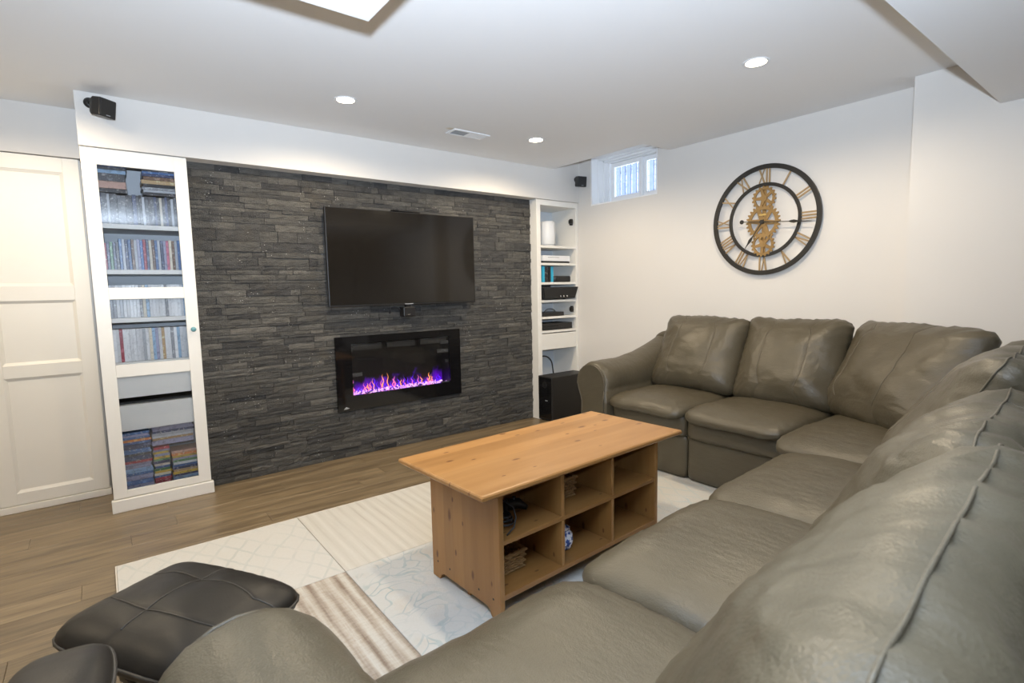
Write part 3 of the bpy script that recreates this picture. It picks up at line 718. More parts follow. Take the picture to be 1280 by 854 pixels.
for i in range(90):
    p = Vector((6.3+g.uniform(-.1, .1), -1.2+g.uniform(-.15, .15), 2.1)); dv = Vector((g.uniform(-.6, .6), g.uniform(-1.2, 1.2), g.uniform(.5, 1.3)))
    pts = [p + dv*(.3*k) + Vector((g.uniform(-.06, .06),)*1 + (g.uniform(-.06, .06), g.uniform(-.03, .05))) for k in range(5)]
    mb.tube(pts, [.016, .013, .010, .007, .003], 5)
    for q in pts[2:]:
        r = g.uniform(.02, .05); ms.add([q+Vector(c)*r for c in ((1,0,0),(0,1,0),(-1,0,0),(0,-1,0),(0,0,.7),(0,0,-.4))], [(0,1,4),(1,2,4),(2,3,4),(3,0,4),(1,0,5),(2,1,5),(3,2,5),(0,3,5)])
mb.build('branches', M['shrub'], t, kind='stuff'); ms.build('snow_clumps', M['snow'], t, kind='stuff')
t = empty('neighbour_house', (10.5, 0, 2.1), 'pale house wall standing far outside the window', 'house')
box('wall', (10.4, -9, 2.0), (10.8, 9, 5.2), plain('pale_siding', (.45, .52, .62), .7), t)
mb = MB()
for i in range(20): mb.box((10.385, -9, 2.1+i*.155), (10.405, 9, 2.1+i*.155+.018))
mb.build('siding_lap', M['siding'], t, kind='stuff')

# ------------------------------------------------------------------ ceiling lights and vent
def pot(x, y, label, lit=True):
    t = empty('recessed_light', (x, y, ZC), label, 'ceiling light', 'round recessed ceiling lights')
    MB().lathe([(.047, ZC-.0015), (.060, ZC-.004), (.064, ZC-.003), (.066, ZC-.0005)], (x, y, 0), 28).build('trim_ring', M['whiteplastic'], t, smooth=True)
    MB().lathe([(.0, ZC-.0030), (.049, ZC-.0028)], (x, y, 0), 28).build('lens', M['pot'], t)
    spot('recessed_light_beam', (x, y, ZC-.02), (x, y, 0), POT_W, WARM, 168, .5, .045)
pot(1.230, -.778, 'round lit ceiling light above the fireplace, on the wardrobe side of the vent')
pot(2.684, -.763, 'round lit ceiling light nearest the window corner')
pot(2.701, -2.432, 'round lit ceiling light before the clock wall')
pot(-.30, -.62, 'round lit ceiling light before the wardrobe doors')
pot(-1.75, -.80, 'added unseen fill light farthest along the wardrobe side of the room')  # out of view, added as warm fill
pot(1.25, -2.43, 'added unseen fill light above the coffee table, beside the boxed duct')  # added fill lamp, outside the frame, placed on the grid of the others
t = empty('ceiling_vent', (2.165, -.607, ZC), 'white rectangular ceiling register between two ceiling lights', 'vent', rz=0)
x0, x1, ya, yb = 2.03, 2.33, -.672, -.548
mb = MB(); z0, z1 = ZC-.008, ZC-.0005
mb.box((x0, ya, z0), (x1, ya+.018, z1)); mb.box((x0, yb-.018, z0), (x1, yb, z1)); mb.box((x0, ya+.018, z0), (x0+.018, yb-.018, z1)); mb.box((x1-.018, ya+.018, z0), (x1, yb-.018, z1))
mb.build('vent_frame', M['whiteplastic'], t, .002)
box('vent_throat', (x0+.018, ya+.018, ZC-.0012), (x1-.018, yb-.018, ZC-.0004), M['grey'], t)
for i in range(9):
    y = ya+.022 + i*.0092
    box('louvre', (x0+.018, y, ZC-.007), (x0+.135, y+.0035, ZC-.0012), M['grey'], t)
    box('louvre', (x0+.135, y, ZC-.007), (x1-.018, y+.0065, ZC-.0012), M['whiteplastic'], t)

# ------------------------------------------------------------------ clock
YC, ZK, XC = -1.957, 1.687, XR-.030
ck = empty('wall_clock', (XR, YC, ZK), 'large round skeleton wall clock with roman numerals and brass gears', 'clock')
def CP(a, r, x): A = math.radians(a); return (x, YC - r*math.sin(A), ZK + r*math.cos(A))
def ring(r0, r1, xa, xb, n=96):
    v = []
    for i in range(n):
        a = 360*i/n
        v += [CP(a, r0, xa), CP(a, r1, xa), CP(a, r1, xb), CP(a, r0, xb)]
    f = []
    for i in range(n):
        p, q = 4*i, 4*((i+1) % n)
        for j in range(4): f.append((p+j, p+(j+1) % 4, q+(j+1) % 4, q+j))
    return MB().add(v, f)
ring(.352, .383, XC-.008, XC+.010).build('outer_ring', M['darkmetal'], ck, .002)
ring(.234, .257, XC-.006, XC+.006).build('inner_ring', M['darkmetal'], ck, .002)
def bar2(mb, p0, p1, wd, a, xa=XC-.004, xb=XC+.004):
    # bar between (t, r) points of the numeral turned to angle a (t runs clockwise)
    A = math.radians(a); er = np.array([-math.sin(A), math.cos(A)]); et = np.array([-math.cos(A), -math.sin(A)])
    P0 = er*p0[1] + et*p0[0]; P1 = er*p1[1] + et*p1[0]; d = (P1-P0)/np.linalg.norm(P1-P0); nn = np.array([-d[1], d[0]])*wd/2
    q = [P0-nn, P0+nn, P1+nn, P1-nn]
    v = [(x, YC+p[0], ZK+p[1]) for x in (xa, xb) for p in q]
    mb.add(v, [(0,1,2,3),(7,6,5,4),(0,4,5,1),(1,5,6,2),(2,6,7,3),(3,7,4,0)])
NUM = ['XII','I','II','III','IV','V','VI','VII','VIII','IX','X','XI']
ri, ro = .256, .353
for h, s in enumerate(NUM):
    wds = {'I': .020, 'V': .044, 'X': .048}; tot = sum(wds[c] for c in s); x = -tot/2; mb = MB()
    for c in s:
        w_ = wds[c]; cx = x + w_/2; x += w_
        if c == 'I': bar2(mb, (cx, ri), (cx, ro), .0100, h*30)
        elif c == 'V': bar2(mb, (cx-w_*.36, ro), (cx, ri), .0100, h*30); bar2(mb, (cx+w_*.36, ro), (cx, ri), .0070, h*30)
        else: bar2(mb, (cx-w_*.38, ro), (cx+w_*.38, ri), .0100, h*30); bar2(mb, (cx+w_*.38, ro), (cx-w_*.38, ri), .0070, h*30, XC-.003, XC+.003)
    mb.build('numeral', M['numeral'], ck)
def gear(dz, r, teeth, xa, xb, spokes, rot=0):
    n = teeth*4; c = ZK+dz; r_in = r*.70; v = []
    for i in range(n):
        A = 2*math.pi*i/n + rot; rr = r if i % 4 in (0, 1) else r*.87
        for x in (xa, xb):
            v += [(x, YC + rr*math.sin(A), c + rr*math.cos(A)), (x, YC + r_in*math.sin(A), c + r_in*math.cos(A))]
    f = []
    for i in range(n):
        p, q = 4*i, 4*((i+1) % n)
        f += [(p, q, q+1, p+1), (p+2, p+3, q+3, q+2), (p, p+2, q+2, q), (p+1, q+1, q+3, p+3)]
    mb = MB().add(v, f)
    for k in range(spokes):
        A = 2*math.pi*k/spokes + .3 + rot; d = np.array([math.sin(A), math.cos(A)]); nn = np.array([d[1], -d[0]])
        w0, w1 = r*.10, r*.15
        q = [d*r*.12-nn*w1, d*r*.12+nn*w1, d*r*.74+nn*w0, d*r*.74-nn*w0]
        mb.add([(x, YC+p[0], c+p[1]) for x in (xa+.001, xb-.001) for p in q], [(0,1,2,3),(7,6,5,4),(0,4,5,1),(1,5,6,2),(2,6,7,3),(3,7,4,0)])
    mb.lathe([(0, xa-.003), (r*.27, xa-.003), (r*.27, xb), (0, xb)], (0, YC, c), 24, 'x')
    return mb.build('gear', M['brass'], ck)
gear(.150, .086, 18, XC-.008, XC+.002, 5); gear(-.014, .122, 26, XC-.014, XC-.005, 6, .1); gear(-.170, .085, 18, XC-.008, XC+.002, 5, .2)
MB().box((XC+.002, YC-.014, ZK-.245), (XC+.008, YC+.014, ZK+.245)).build('back_bar', M['brass'], ck, .001)
MB().box((XC-.017, YC-.025, ZK+.030), (XC-.0135, YC+.025, ZK+.042)).build('plaque', plain('bright_brass', (.62, .44, .16), .3, .6), ck)
def hand(name, a, L, tail, wd, x, blob):
    mb = MB(); zc_ = -.014
    A = math.radians(a); d = Vector((0, -math.sin(A), math.cos(A))); n = Vector((0, d.z, -d.y)); c = Vector((x, YC, ZK+zc_))
    pr = [(-tail, wd*.5), (0, wd*.6), (L*blob-.035, wd*.45), (L*blob-.015, wd*1.6), (L*blob, wd*2.0), (L*blob+.03, wd*.8), (L, .0008)]
    v = [];
    for s, hw_ in pr:
        for xx in (x, x+.003): v += [c + d*s + n*hw_ + Vector((xx-x, 0, 0)), c + d*s - n*hw_ + Vector((xx-x, 0, 0))]
    f = []
    for i in range(len(pr)-1):
        p, q = 4*i, 4*(i+1); f += [(p, p+1, q+1, q), (p+2, q+2, q+3, p+3), (p, q, q+2, p+2), (p+1, p+3, q+3, q+1)]
    mb.add(v, f)
    if tail > .05: e_ = c - d*tail; mb.lathe([(0, x-.001), (.015, x-.001), (.015, x+.003), (0, x+.003)], (0, e_.y, e_.z), 18, 'x')
    mb.lathe([(0, x-.002), (.014, x-.002), (.014, x+.006), (0, x+.006)], (0, c.y, c.z), 18, 'x')
    mb.build(name, M['darkmetal'], ck)
hand('hour_hand', 214, .215, .02, .0055, XC-.026, .70); hand('minute_hand', 95, .335, .145, .0055, XC-.032, .66)
mb = MB()
for a in (45, 135, 225, 315):
    p = CP(a, .368, 0); mb.tube([(XC+.008, p[1], p[2]), (XR-.0005, p[1], p[2])], .006)
mb.build('standoff', M['darkmetal'], ck)

# ------------------------------------------------------------------ rug of patches
RZ = .012
rg = empty('patchwork_rug', (1.4, -1.9, 0), 'cream patchwork rug of trellis and striped patches under the coffee table', 'rug')
rx = [-.008, .79, 1.60, 2.40, 2.96]; ry = [-.900, -1.625, -2.36, -2.93]
box('backing', (rx[0], ry[-1], .0006), (rx[-1], ry[0], .007), plain('rug_backing', (.5, .47, .42), .95), rg)
pat = [['trellis', 'creamstripe', 'bluetrellis', 'creamstripe'], ['brownstripe', 'floral', 'bluetrellis', 'bluetrellis'], ['floral', 'trellis', 'brownstripe', 'floral']]
PLAB = {'trellis': 'cream trellis patch', 'creamstripe': 'cream striped patch', 'bluetrellis': 'pale blue trellis patch', 'brownstripe': 'brown striped patch', 'floral': 'pale blue scrollwork patch'}
for j in range(3):
    for i in range(4):
        k = pat[j][i]
        box('patch', (rx[i]+.001, ry[j+1]+.001, .0065), (rx[i+1]-.001, ry[j]-.001, RZ), M['rug_'+k], rg, .002, label=PLAB[k])
mb = MB(); r_ = .005
mb.box((rx[0]-.006, ry[-1], .0006), (rx[0], ry[0], RZ)); mb.box((rx[0]-.006, ry[0], .0006), (rx[-1], ry[0]+.006, RZ))
mb.build('binding', plain('rug_binding', (.62, .58, .52), .95), rg, .002)

# ------------------------------------------------------------------ coffee table
tb = empty('coffee_table', (1.585, -2.104, RZ), 'honey pine coffee table with six open cubbies on the rug', 'table', rz=math.radians(2.58))
TH = .542 - RZ
def ogee(hx, hy):
    # eased tabletop: rounded nose
    v = []; prof = [(0, TH-.024), (-.008, TH-.024), (.0, TH-.016), (.0, TH-.006), (-.004, TH-.001), (-.010, TH)]
    prof[0] = (-.02, TH-.024)
    for d, z in prof:
        v += [(-hx-d, -hy-d, z), (hx+d, -hy-d, z), (hx+d, hy+d, z), (-hx-d, hy+d, z)]
    v = []
    for d, z in prof:
        v += [(-(hx+d), -(hy+d), z), (hx+d, -(hy+d), z), (hx+d, hy+d, z), (-(hx+d), hy+d, z)]
    k = len(prof); f = [(3,2,1,0), tuple(4*(k-1)+i for i in range(4))]
    for i in range(k-1):
        for j in range(4): f.append((4*i+j, 4*i+(j+1) % 4, 4*(i+1)+(j+1) % 4, 4*(i+1)+j))
    return MB().add(v, f)
ogee(.610, .2895).build('tabletop', M['pine_x'], tb, local=True)
bx, by = .484, .232
for s in (-1, 1):
    xa, xb = (s*bx-.011, s*bx+.011)
    poly = [(-by, 0), (-by+.055, 0), (-by+.066, .022), (-by+.085, .032), (by-.085, .032), (by-.066, .022), (by-.055, 0), (by, 0), (by, TH-.024), (-by, TH-.024)]
    ep = MB().prism(poly, xb, 'x', xa).build('end_panel', M['pine_z'], tb, .002, local=True)
    mb = MB()
    for yy, z in ((-.19, .075), (-.10, .075), (.1, .075), (.19, .075)): mb.lathe([(0, s*bx+s*.0112), (.005, s*bx+s*.0116), (0, s*bx+s*.0118)], (0, yy, z), 8, 'x')
    c = mb.build('peg_hole', M['darkmetal'], ep, local=True)
xi = bx-.011; th = .018
sh = [(.098, .022), (.308, .018)]
for z, hh in sh: box('shelf', (-xi, -by+.002, z-hh), (xi, by-.002, z), M['pine_in'], tb, .002, local=True)
for xx in (-xi/3, xi/3):
    for a, b in ((.0985, .2895), (.3085, TH-.0245)): box('divider', (xx-.009, -by+.003, a), (xx+.009, by-.003, b), M['pine_z'], tb, .002, local=True)
box('toe_rail', (-xi, -.01, .0), (xi, .01, .075), M['pine_in'], tb, local=True)
for i in range(3):
    a = -xi + i*(2*xi/3) + (.009 if i else 0); b = -xi + (i+1)*(2*xi/3) - (.009 if i < 2 else 0)
    for z0, z1 in ((.0985, .2895), (.3085, TH-.0245)): box('back_panel', (a+.0004, .030, z0), (b-.0004, .040, z1), M['pine_in'], tb, local=True)
box('rail', (-xi, -by+.004, TH-.042), (xi, -by+.018, TH-.0245), M['pine_in'], tb, local=True)
# things in the cubbies (positions in the table's frame)
ca_, sa_ = math.cos(math.radians(2.58)), math.sin(math.radians(2.58))
def TW(x, y, z): return Vector((1.585 + ca_*x - sa_*y, -2.104 + sa_*x + ca_*y, RZ + z))
def basket(x, y, z, wx, wy, h, label):
    t = empty('wicker_basket', TW(x, y, z), label, 'basket', rz=math.radians(2.58))
    MB().box((-wx/2+.004, -wy/2+.004, .001), (wx/2-.004, wy/2-.004, .006)).build('base', M['wicker'], t, local=True)
    n = 7
    for k in range(n):
        zz = .008 + (h-.014)*k/(n-1); e = .006*k/(n-1); pts = []
        for i in range(44):
            u = i/44*4; sgm = int(u); q = u-sgm; wob = .0028*(1 if (i+k) % 2 else -1)
            X, Y = wx/2+e+wob, wy/2+e+wob
            pts.append([(-X+2*X*q, -Y, zz), (X, -Y+2*Y*q, zz), (X-2*X*q, Y, zz), (-X, Y-2*Y*q, zz)][sgm])
        MB().tube(pts, .0042 if k < n-1 else .0065, 5, True).build('woven_strand', M['wicker'], t, local=True)
    mb = MB()
    for i in range(22):
        u = i/22*4; sgm = int(u); q = u-sgm; X, Y = wx/2, wy/2
        p = [(-X+2*X*q, -Y), (X, -Y+2*Y*q), (X-2*X*q, Y), (-X, Y-2*Y*q)][sgm]; mb.tube([(p[0], p[1], .004), (p[0]*1.03, p[1]*1.03, h)], .003, 5)
    mb.build('stakes', M['wicker'], t, local=True, kind='stuff')
c3 = 2*xi/3
basket(-c3-.055, -.055, .098, .17, .14, .085, 'wicker basket in the lower cubby at the near end of the table')
basket(-.045, -.050, .308, .15, .13, .095, 'reddish wicker basket in the upper middle cubby')
p = TW(-.055, -.125, .098)
t = empty('ginger_jar', p, 'small blue and white jar in the lower middle cubby', 'jar')
def bw():
    q = NT('blue_white_glaze'); n = q.noise(q.coord(), 60, 3); q.set('Base Color', q.ramp(n, [(.46, (.05, .10, .34)), (.54, (.66, .70, .80))])); q.set('Roughness', .12); return q.m
MB().lathe([(.025, p.z+.0008), (.038, p.z+.012), (.045, p.z+.04), (.042, p.z+.07), (.030, p.z+.084), (.028, p.z+.09)], (p.x, p.y, 0), 28).build('jar_body', bw(), t, smooth=True)
MB().lathe([(.031, p.z+.0905), (.031, p.z+.097), (.02, p.z+.104), (.006, p.z+.107), (.007, p.z+.113), (0, p.z+.115)], (p.x, p.y, 0), 24).build('lid', bpy.data.materials['blue_white_glaze'], t, smooth=True)
o = MB().box((-.05, -.03, 0), (.05, .03, .05)).build('black_pouch', M['blackleather'], None, .018); o.location = TW(-.02, -.01, .099); tag(o, 'small black pouch behind the blue and white jar', 'pouch')
q = []
rr = random.Random(9)
for i in range(36):
    a = i*.55; q.append(TW(-c3-.085+.050*math.cos(a)*(1-.010*i), -.13+.055*math.sin(a)*(1-.008*i), .3145+.0012*i+.010*abs(math.sin(a*.5))))
o = MB().tube(q, .0042).build('charging_cable', M['cable'], smooth=True); tag(o, 'tangled black charging cable in the upper cubby at the near end', 'cable')
q = [TW(-c3-.115+.19*i/9, -.20+.02*math.sin(i), .3135+max(0, .10*math.sin(math.pi*(i-1)/5) if 1 <= i <= 6 else 0)) for i in range(10)]
o = MB().tube([TW(-c3-.12, -.10, .42), TW(-c3-.10, -.14, .43), TW(-c3-.07, -.185, .40), TW(-c3-.065, -.195, .36), TW(-c3-.085, -.205, .33), TW(-c3-.125, -.21, .3135)], .003).build('charging_cable', M['cable'], smooth=True); tag(o, 'thin black cable looping down at the cubby opening', 'cable')
t = empty('game_controller', TW(-c3+.03, -.06, .309), 'black game controller on the upper cubby shelf beside the cables', 'controller')
o_ = TW(-c3+.03, -.06, .309)
mb = MB().tube([o_+Vector((-.055, -.03, .016)), o_+Vector((-.040, .01, .026)), o_+Vector((0, .018, .028)), o_+Vector((.040, .01, .026)), o_+Vector((.055, -.03, .016))], [.010, .022, .024, .022, .010], 12)
mb.build('grip_body', M['black'], t, smooth=True)
for dx in (-.02, .02): MB().lathe([(.007, o_.z+.045), (.005, o_.z+.054), (.009, o_.z+.058), (0, o_.z+.060)], (o_.x+dx, o_.y+.012, 0), 12).build('thumbstick', M['black'], t, smooth=True)
o = MB().tube([TW(c3-.13+.02*i, -.06-.05*math.sin(i*.9), .104+.004*(i % 2)) for i in range(5)], .006).build('tan_strap', plain('tan_leather', (.40, .24, .11), .6), smooth=True); tag(o, 'short tan strap in the lower cubby at the far end', 'strap')

# ------------------------------------------------------------------ sofa
def grid_axis(n, groove=()):
    a = [math.sin(x*math.pi/2*.86)/math.sin(math.pi/2*.86) for x in np.linspace(-1, 1, n)]
    for g_ in groove:
        a = [x for x in a if abs(x-g_) > .05] + [g_-.03, g_, g_+.03]
    return sorted(a)
def cushion(parent, name, mat, c, ex, ey, ez, size, fold=0.0, rimseam=False, e1=6.0, e2=2.6, n=22, grooves=(), hgroove=(), wr=.006, wf=5.0, seed=0, warp=None, seam=None, welt=True, gd=.006, gather=0.0):
    """soft rounded box: size = half sizes along ex, ey, ez (ez faces out)"""
    gx = grid_axis(n, grooves); gy = grid_axis(n, hgroove); gz = list(np.linspace(-1, 1, 9))
    idx = {}; vs = []; fs = []
    def vid(p):
        k = tuple(round(x, 4) for x in p)
        if k not in idx: idx[k] = len(vs); vs.append(k)
        return idx[k]
    def face(A, B, fn):
        for i in range(len(A)-1):
            for j in range(len(B)-1):
                fs.append((vid(fn(A[i], B[j])), vid(fn(A[i+1], B[j])), vid(fn(A[i+1], B[j+1])), vid(fn(A[i], B[j+1]))))
    for s in (-1, 1):
        face(gx, gy, lambda a, b: (a, b, s)); face(gx, gz, lambda a, b: (a, s, b)); face(gy, gz, lambda a, b: (s, a, b))
    P_ = np.array(vs, float)
    fv = (np.abs(P_[:,0])**e1 + np.abs(P_[:,1])**e1)**(e2/e1) + np.abs(P_[:,2])**e2
    Q = P_ * (fv**(-1/e2))[:, None]
    C, EX, EY, EZ = (np.array(q_, float) for q_ in (c, ex, ey, ez)); sz = np.array(size)
    Lc = Q*sz
    so = seed*7.31
    for i in range(len(Lc)):
        u, v_, w_ = Q[i]; edge = max(abs(u), abs(v_))
        nz = noise.fractal(Vector((Lc[i][0]*wf+so, Lc[i][1]*wf*1.3+so*.7, w_*1.2+so)), .9, 2.1, 4)
        nz2 = noise.noise(Vector((Lc[i][0]*wf*3.2-so, Lc[i][1]*wf*1.1+so, w_)))
        d = wr*(nz*1.3 + nz2*.55*edge**2)
        d += gather*edge**5*math.sin((u-v_)*34+so+3*nz)*(1-abs(w_)**6)
        if fold: d += fold*(abs(v_)**3)*noise.noise(Vector((Lc[i][0]*21+so, Lc[i][1]*1.5, w_*1.0+so)))
        if rimseam and abs(P_[i][2]-.25) < 1e-6: d -= gd*.8
        for g_ in grooves:
            if abs(P_[i][0]-g_) < 1e-3 and abs(w_) > .05: d -= gd
        for g_ in hgroove:
            if abs(P_[i][1]-g_) < 1e-3 and abs(w_) > .05: d -= gd
        nn = np.array([np.sign(u)*abs(u)**(e1-1)/sz[0], np.sign(v_)*abs(v_)**(e1-1)/sz[1], np.sign(w_)*abs(w_)**(e2-1)/sz[2]]); nn /= np.linalg.norm(nn)+1e-9
        Lc[i] += nn*d
    if warp is not None:
        for i in range(len(Lc)): Lc[i] = warp(Q[i], Lc[i])
    Wv = C + Lc[:,0:1]*EX + Lc[:,1:2]*EY + Lc[:,2:3]*EZ
    o = MB().add(Wv, fs).build(name, mat, parent, smooth=True)
    if seam is not None:
        for ax, gs in ((0, grooves), (1, hgroove)):
            for g_ in gs:
                ids = [i for i in range(len(vs)) if abs(vs[i][ax]-g_) < 1e-3 and vs[i][2] > -.3 and (abs(vs[i][2]-1) < 1e-6 or vs[i][1-ax] > .999)]
                ids.sort(key=lambda i: (vs[i][1-ax] - (vs[i][2]-1)*.5))
                if len(ids) > 3: MB().tube([Wv[i] + EZ*.001 for i in ids], .0022, 5).build('stitching', seam, o, smooth=True)
        if rimseam:
            ids = [i for i in range(len(vs)) if abs(vs[i][2]-.25) < 1e-6]
            ids.sort(key=lambda i: math.atan2(vs[i][1], vs[i][0]))
            ring_ = np.array([Wv[i] for i in ids])
            for _ in range(3): ring_ = .25*np.roll(ring_, 1, 0) + .5*ring_ + .25*np.roll(ring_, -1, 0)
            ring_ = C + (ring_-C)*1.006
            MB().tube(list(ring_), [.0026]*len(ids), 6, True).build('piping', seam, o, smooth=True)
        if welt:
            # piping around the rim
            n_ = 72; pts = []
            for k in range(n_):
                A = 2*math.pi*k/n_; cu, su = math.cos(A), math.sin(A); s_ = (abs(cu)**e1 + abs(su)**e1)**(-1/e1)
                q_ = np.array([cu*s_, su*s_, 0]); l_ = q_*sz*1.004
                if warp is not None: l_ = warp(q_, l_)
                pts.append(C + l_[0]*EX + l_[1]*EY + l_[2]*EZ)
            MB().tube(pts, .0045, 6, True).build('piping', seam, o, smooth=True)
    return o
LE, SE = M['leather'], M['seam']
NA = math.radians(4.2); NX = (math.cos(NA), math.sin(NA), 0); NY = (-math.sin(NA), math.cos(NA), 0)
def NP(x, d, z): return (x, -2.889 + .0734*x - d, z)      # near run of the sofa: d metres behind its front line
SZ = RZ + .001
sf = empty('sectional_sofa', (2.9, -2.9, SZ), 'large olive grey leather corner sofa wrapping around the coffee table', 'sofa')
# ---- base and back frames
def slab(name, a, b, r=.02, wr=.003, seed=0):
    c = [(p+q)/2 for p, q in zip(a, b)]; s = [(q-p)/2 for p, q in zip(a, b)]
    return c, s
mb = MB(); mb.box((2.90, -2.72, SZ+.02), (3.70, -1.10, .36)); mb.build('base', LE, sf, .02, smooth=False)
mb = MB(); mb.prism([NP(.31, .10, 0)[:2], NP(2.6, .10, 0)[:2], NP(2.6, .9, 0)[:2], NP(.31, .9, 0)[:2]], .36, 'z', SZ+.02); mb.build('base', LE, sf, .02)
mb = MB(); mb.prism([(2.60, -2.86), (2.90, -2.72), (3.70, -2.72), (3.70, -3.68), (2.60, -3.68)], .36, 'z', SZ+.02); mb.build('base', LE, sf, .02)
for (x, y) in ((2.96, -1.2), (3.6, -1.2), (.4, -2.95), (.4, -3.6), (3.6, -3.6), (1.78, -2.95), (2.9, -2.9), (1.78, -3.6)):
    MB().lathe([(.02, RZ+.0004 if (x < 2.95 and y > -2.93) else .0004), (.024, .045)], (x, y, 0), 12).build('foot', M['black'], sf)
# front facings: lower panel + padded footrest above, one pair per seat
def facing(c, along, width, out, seed):
    ex = np.array(along, float); ez = np.array(out, float); cc = np.array(c, float)
    cushion(sf, 'front_panel', LE, cc + np.array([0, 0, .155]), ex, (0,0,1), ez, (width/2-.003, .140, .035), e1=14, e2=5, n=14, wr=.002, seed=seed, seam=None)
    cushion(sf, 'footrest_pad', LE, cc + ez*.012 + np.array([0, 0, .360]), ex, (0,0,1), ez, (width/2-.003, .078, .065), e1=8, e2=2.8, n=18, wr=.004, seed=seed+1, seam=SE, welt=False)
for k, (a, b) in enumerate(((-1.345, -1.950), (-1.950, -2.585))):
    facing((2.902, (a+b)/2, 0), (0,-1,0), abs(b-a), (-1,0,0), 11+k*3)
for k, (a, b) in enumerate(((.315, 1.03), (1.03, 1.78), (1.78, 2.58))):
    facing(NP((a+b)/2, .065, 0), NX, b-a, NY, 31+k*3)
# ---- seat cushions (ez up)
def seat(c, ex, ey, size, seed, **k):
    def wp(q, l):
        # front edge droops and rolls
        f_ = max(0, q[1]); l = l.copy(); l[2] -= .020*f_**4; return l
    return cushion(sf, 'seat_cushion', LE, c, ex, ey, (0,0,1), size, e1=7, e2=2.5, n=26, wr=.0045, seed=seed, warp=wp, seam=SE, gather=.0022, welt=False, **k)
seat((3.110, -1.648, .452), (0,-1,0), (-1,0,0), (.308, .335, .066), 1)
seat((3.110, -2.275, .452), (0,-1,0), (-1,0,0), (.322, .345, .066), 2)
seat(NP(0.672, 0.335, 0.43), NX, NY, (.362, .335, .078), 3)
seat(NP(1.405, 0.335, 0.434), NX, NY, (.378, .340, .082), 4)
seat(NP(2.18, 0.345, 0.424), NX, NY, (.402, .365, .076), 5)
seat((3.060, -2.930, .438), (0,-1,0), (-1,0,0), (.345, .475, .074), 6)
# ---- back cushions
def back(c, face, t, size, seed, g=(-.52, .52), **k):
    fx, fy = face; T = math.radians(t)
    ez = (fx*math.cos(T), fy*math.cos(T), math.sin(T)); ey = (-fx*math.sin(T), -fy*math.sin(T), math.cos(T)); ex = (-fy, fx, 0)
    ex = tuple(np.cross(ey, ez))
    def wp(q, l):
        l = l.copy()
        l[2] += .030*(1-q[0]**2)*max(0, -q[1])*(1 if q[2] > 0 else 0)      # fuller low down
        cr = abs(q[0])**5*abs(q[1])**5; l[0] *= 1+.07*cr; l[1] *= 1+.07*cr; l[0] *= 1-.025*(1-q[1]**2)
        return l
    return cushion(sf, 'back_cushion', LE, c, ex, ey, ez, size, e1=9, e2=2.0, n=44, grooves=g, wr=.010, wf=4.2, seed=seed, warp=wp, seam=SE, gather=.003, welt=False, gd=.003, **k)
back((3.450, -1.665, .745), (-1, 0), 28, (.335, .290, .150), 21)
back((3.462, -2.300, .742), (-1, 0), 28, (.318, .295, .150), 22, g=(-.45, .5))
back((3.315, -2.920, .738), (-.82, .57), 27, (.420, .300, .150), 23, g=(-.66, .30))
back(NP(.715, .765, .722), NY[:2], 30, (.425, .295, .150), 24, g=(), fold=.018, rimseam=True)
back(NP(1.475, .725, .705), NY[:2], 30, (.355, .285, .150), 25, g=(-.5,), fold=.020, rimseam=True)
back(NP(2.225, .700, .755), NY[:2], 30, (.385, .300, .150), 26, g=(-.5, .45), fold=.016, rimseam=True)
# back frames behind the cushions
def bframe(c, ex, ez, size, seed): cushion(sf, 'back_frame', LE, c, ex, (0,0,1), ez, size, e1=9, e2=4, n=14, wr=.003, seed=seed)
bframe((3.675, -1.93, .47), (0,-1,0), (-1,0,0), (.83, .42, .085), 41)
bframe(NP(1.45, .94, .44), NX, NY, (1.20, .39, .075), 42)
bframe((3.42, -3.42, .45), (.57,.82,0), (-.82,.57,0), (.42, .40, .08), 43)
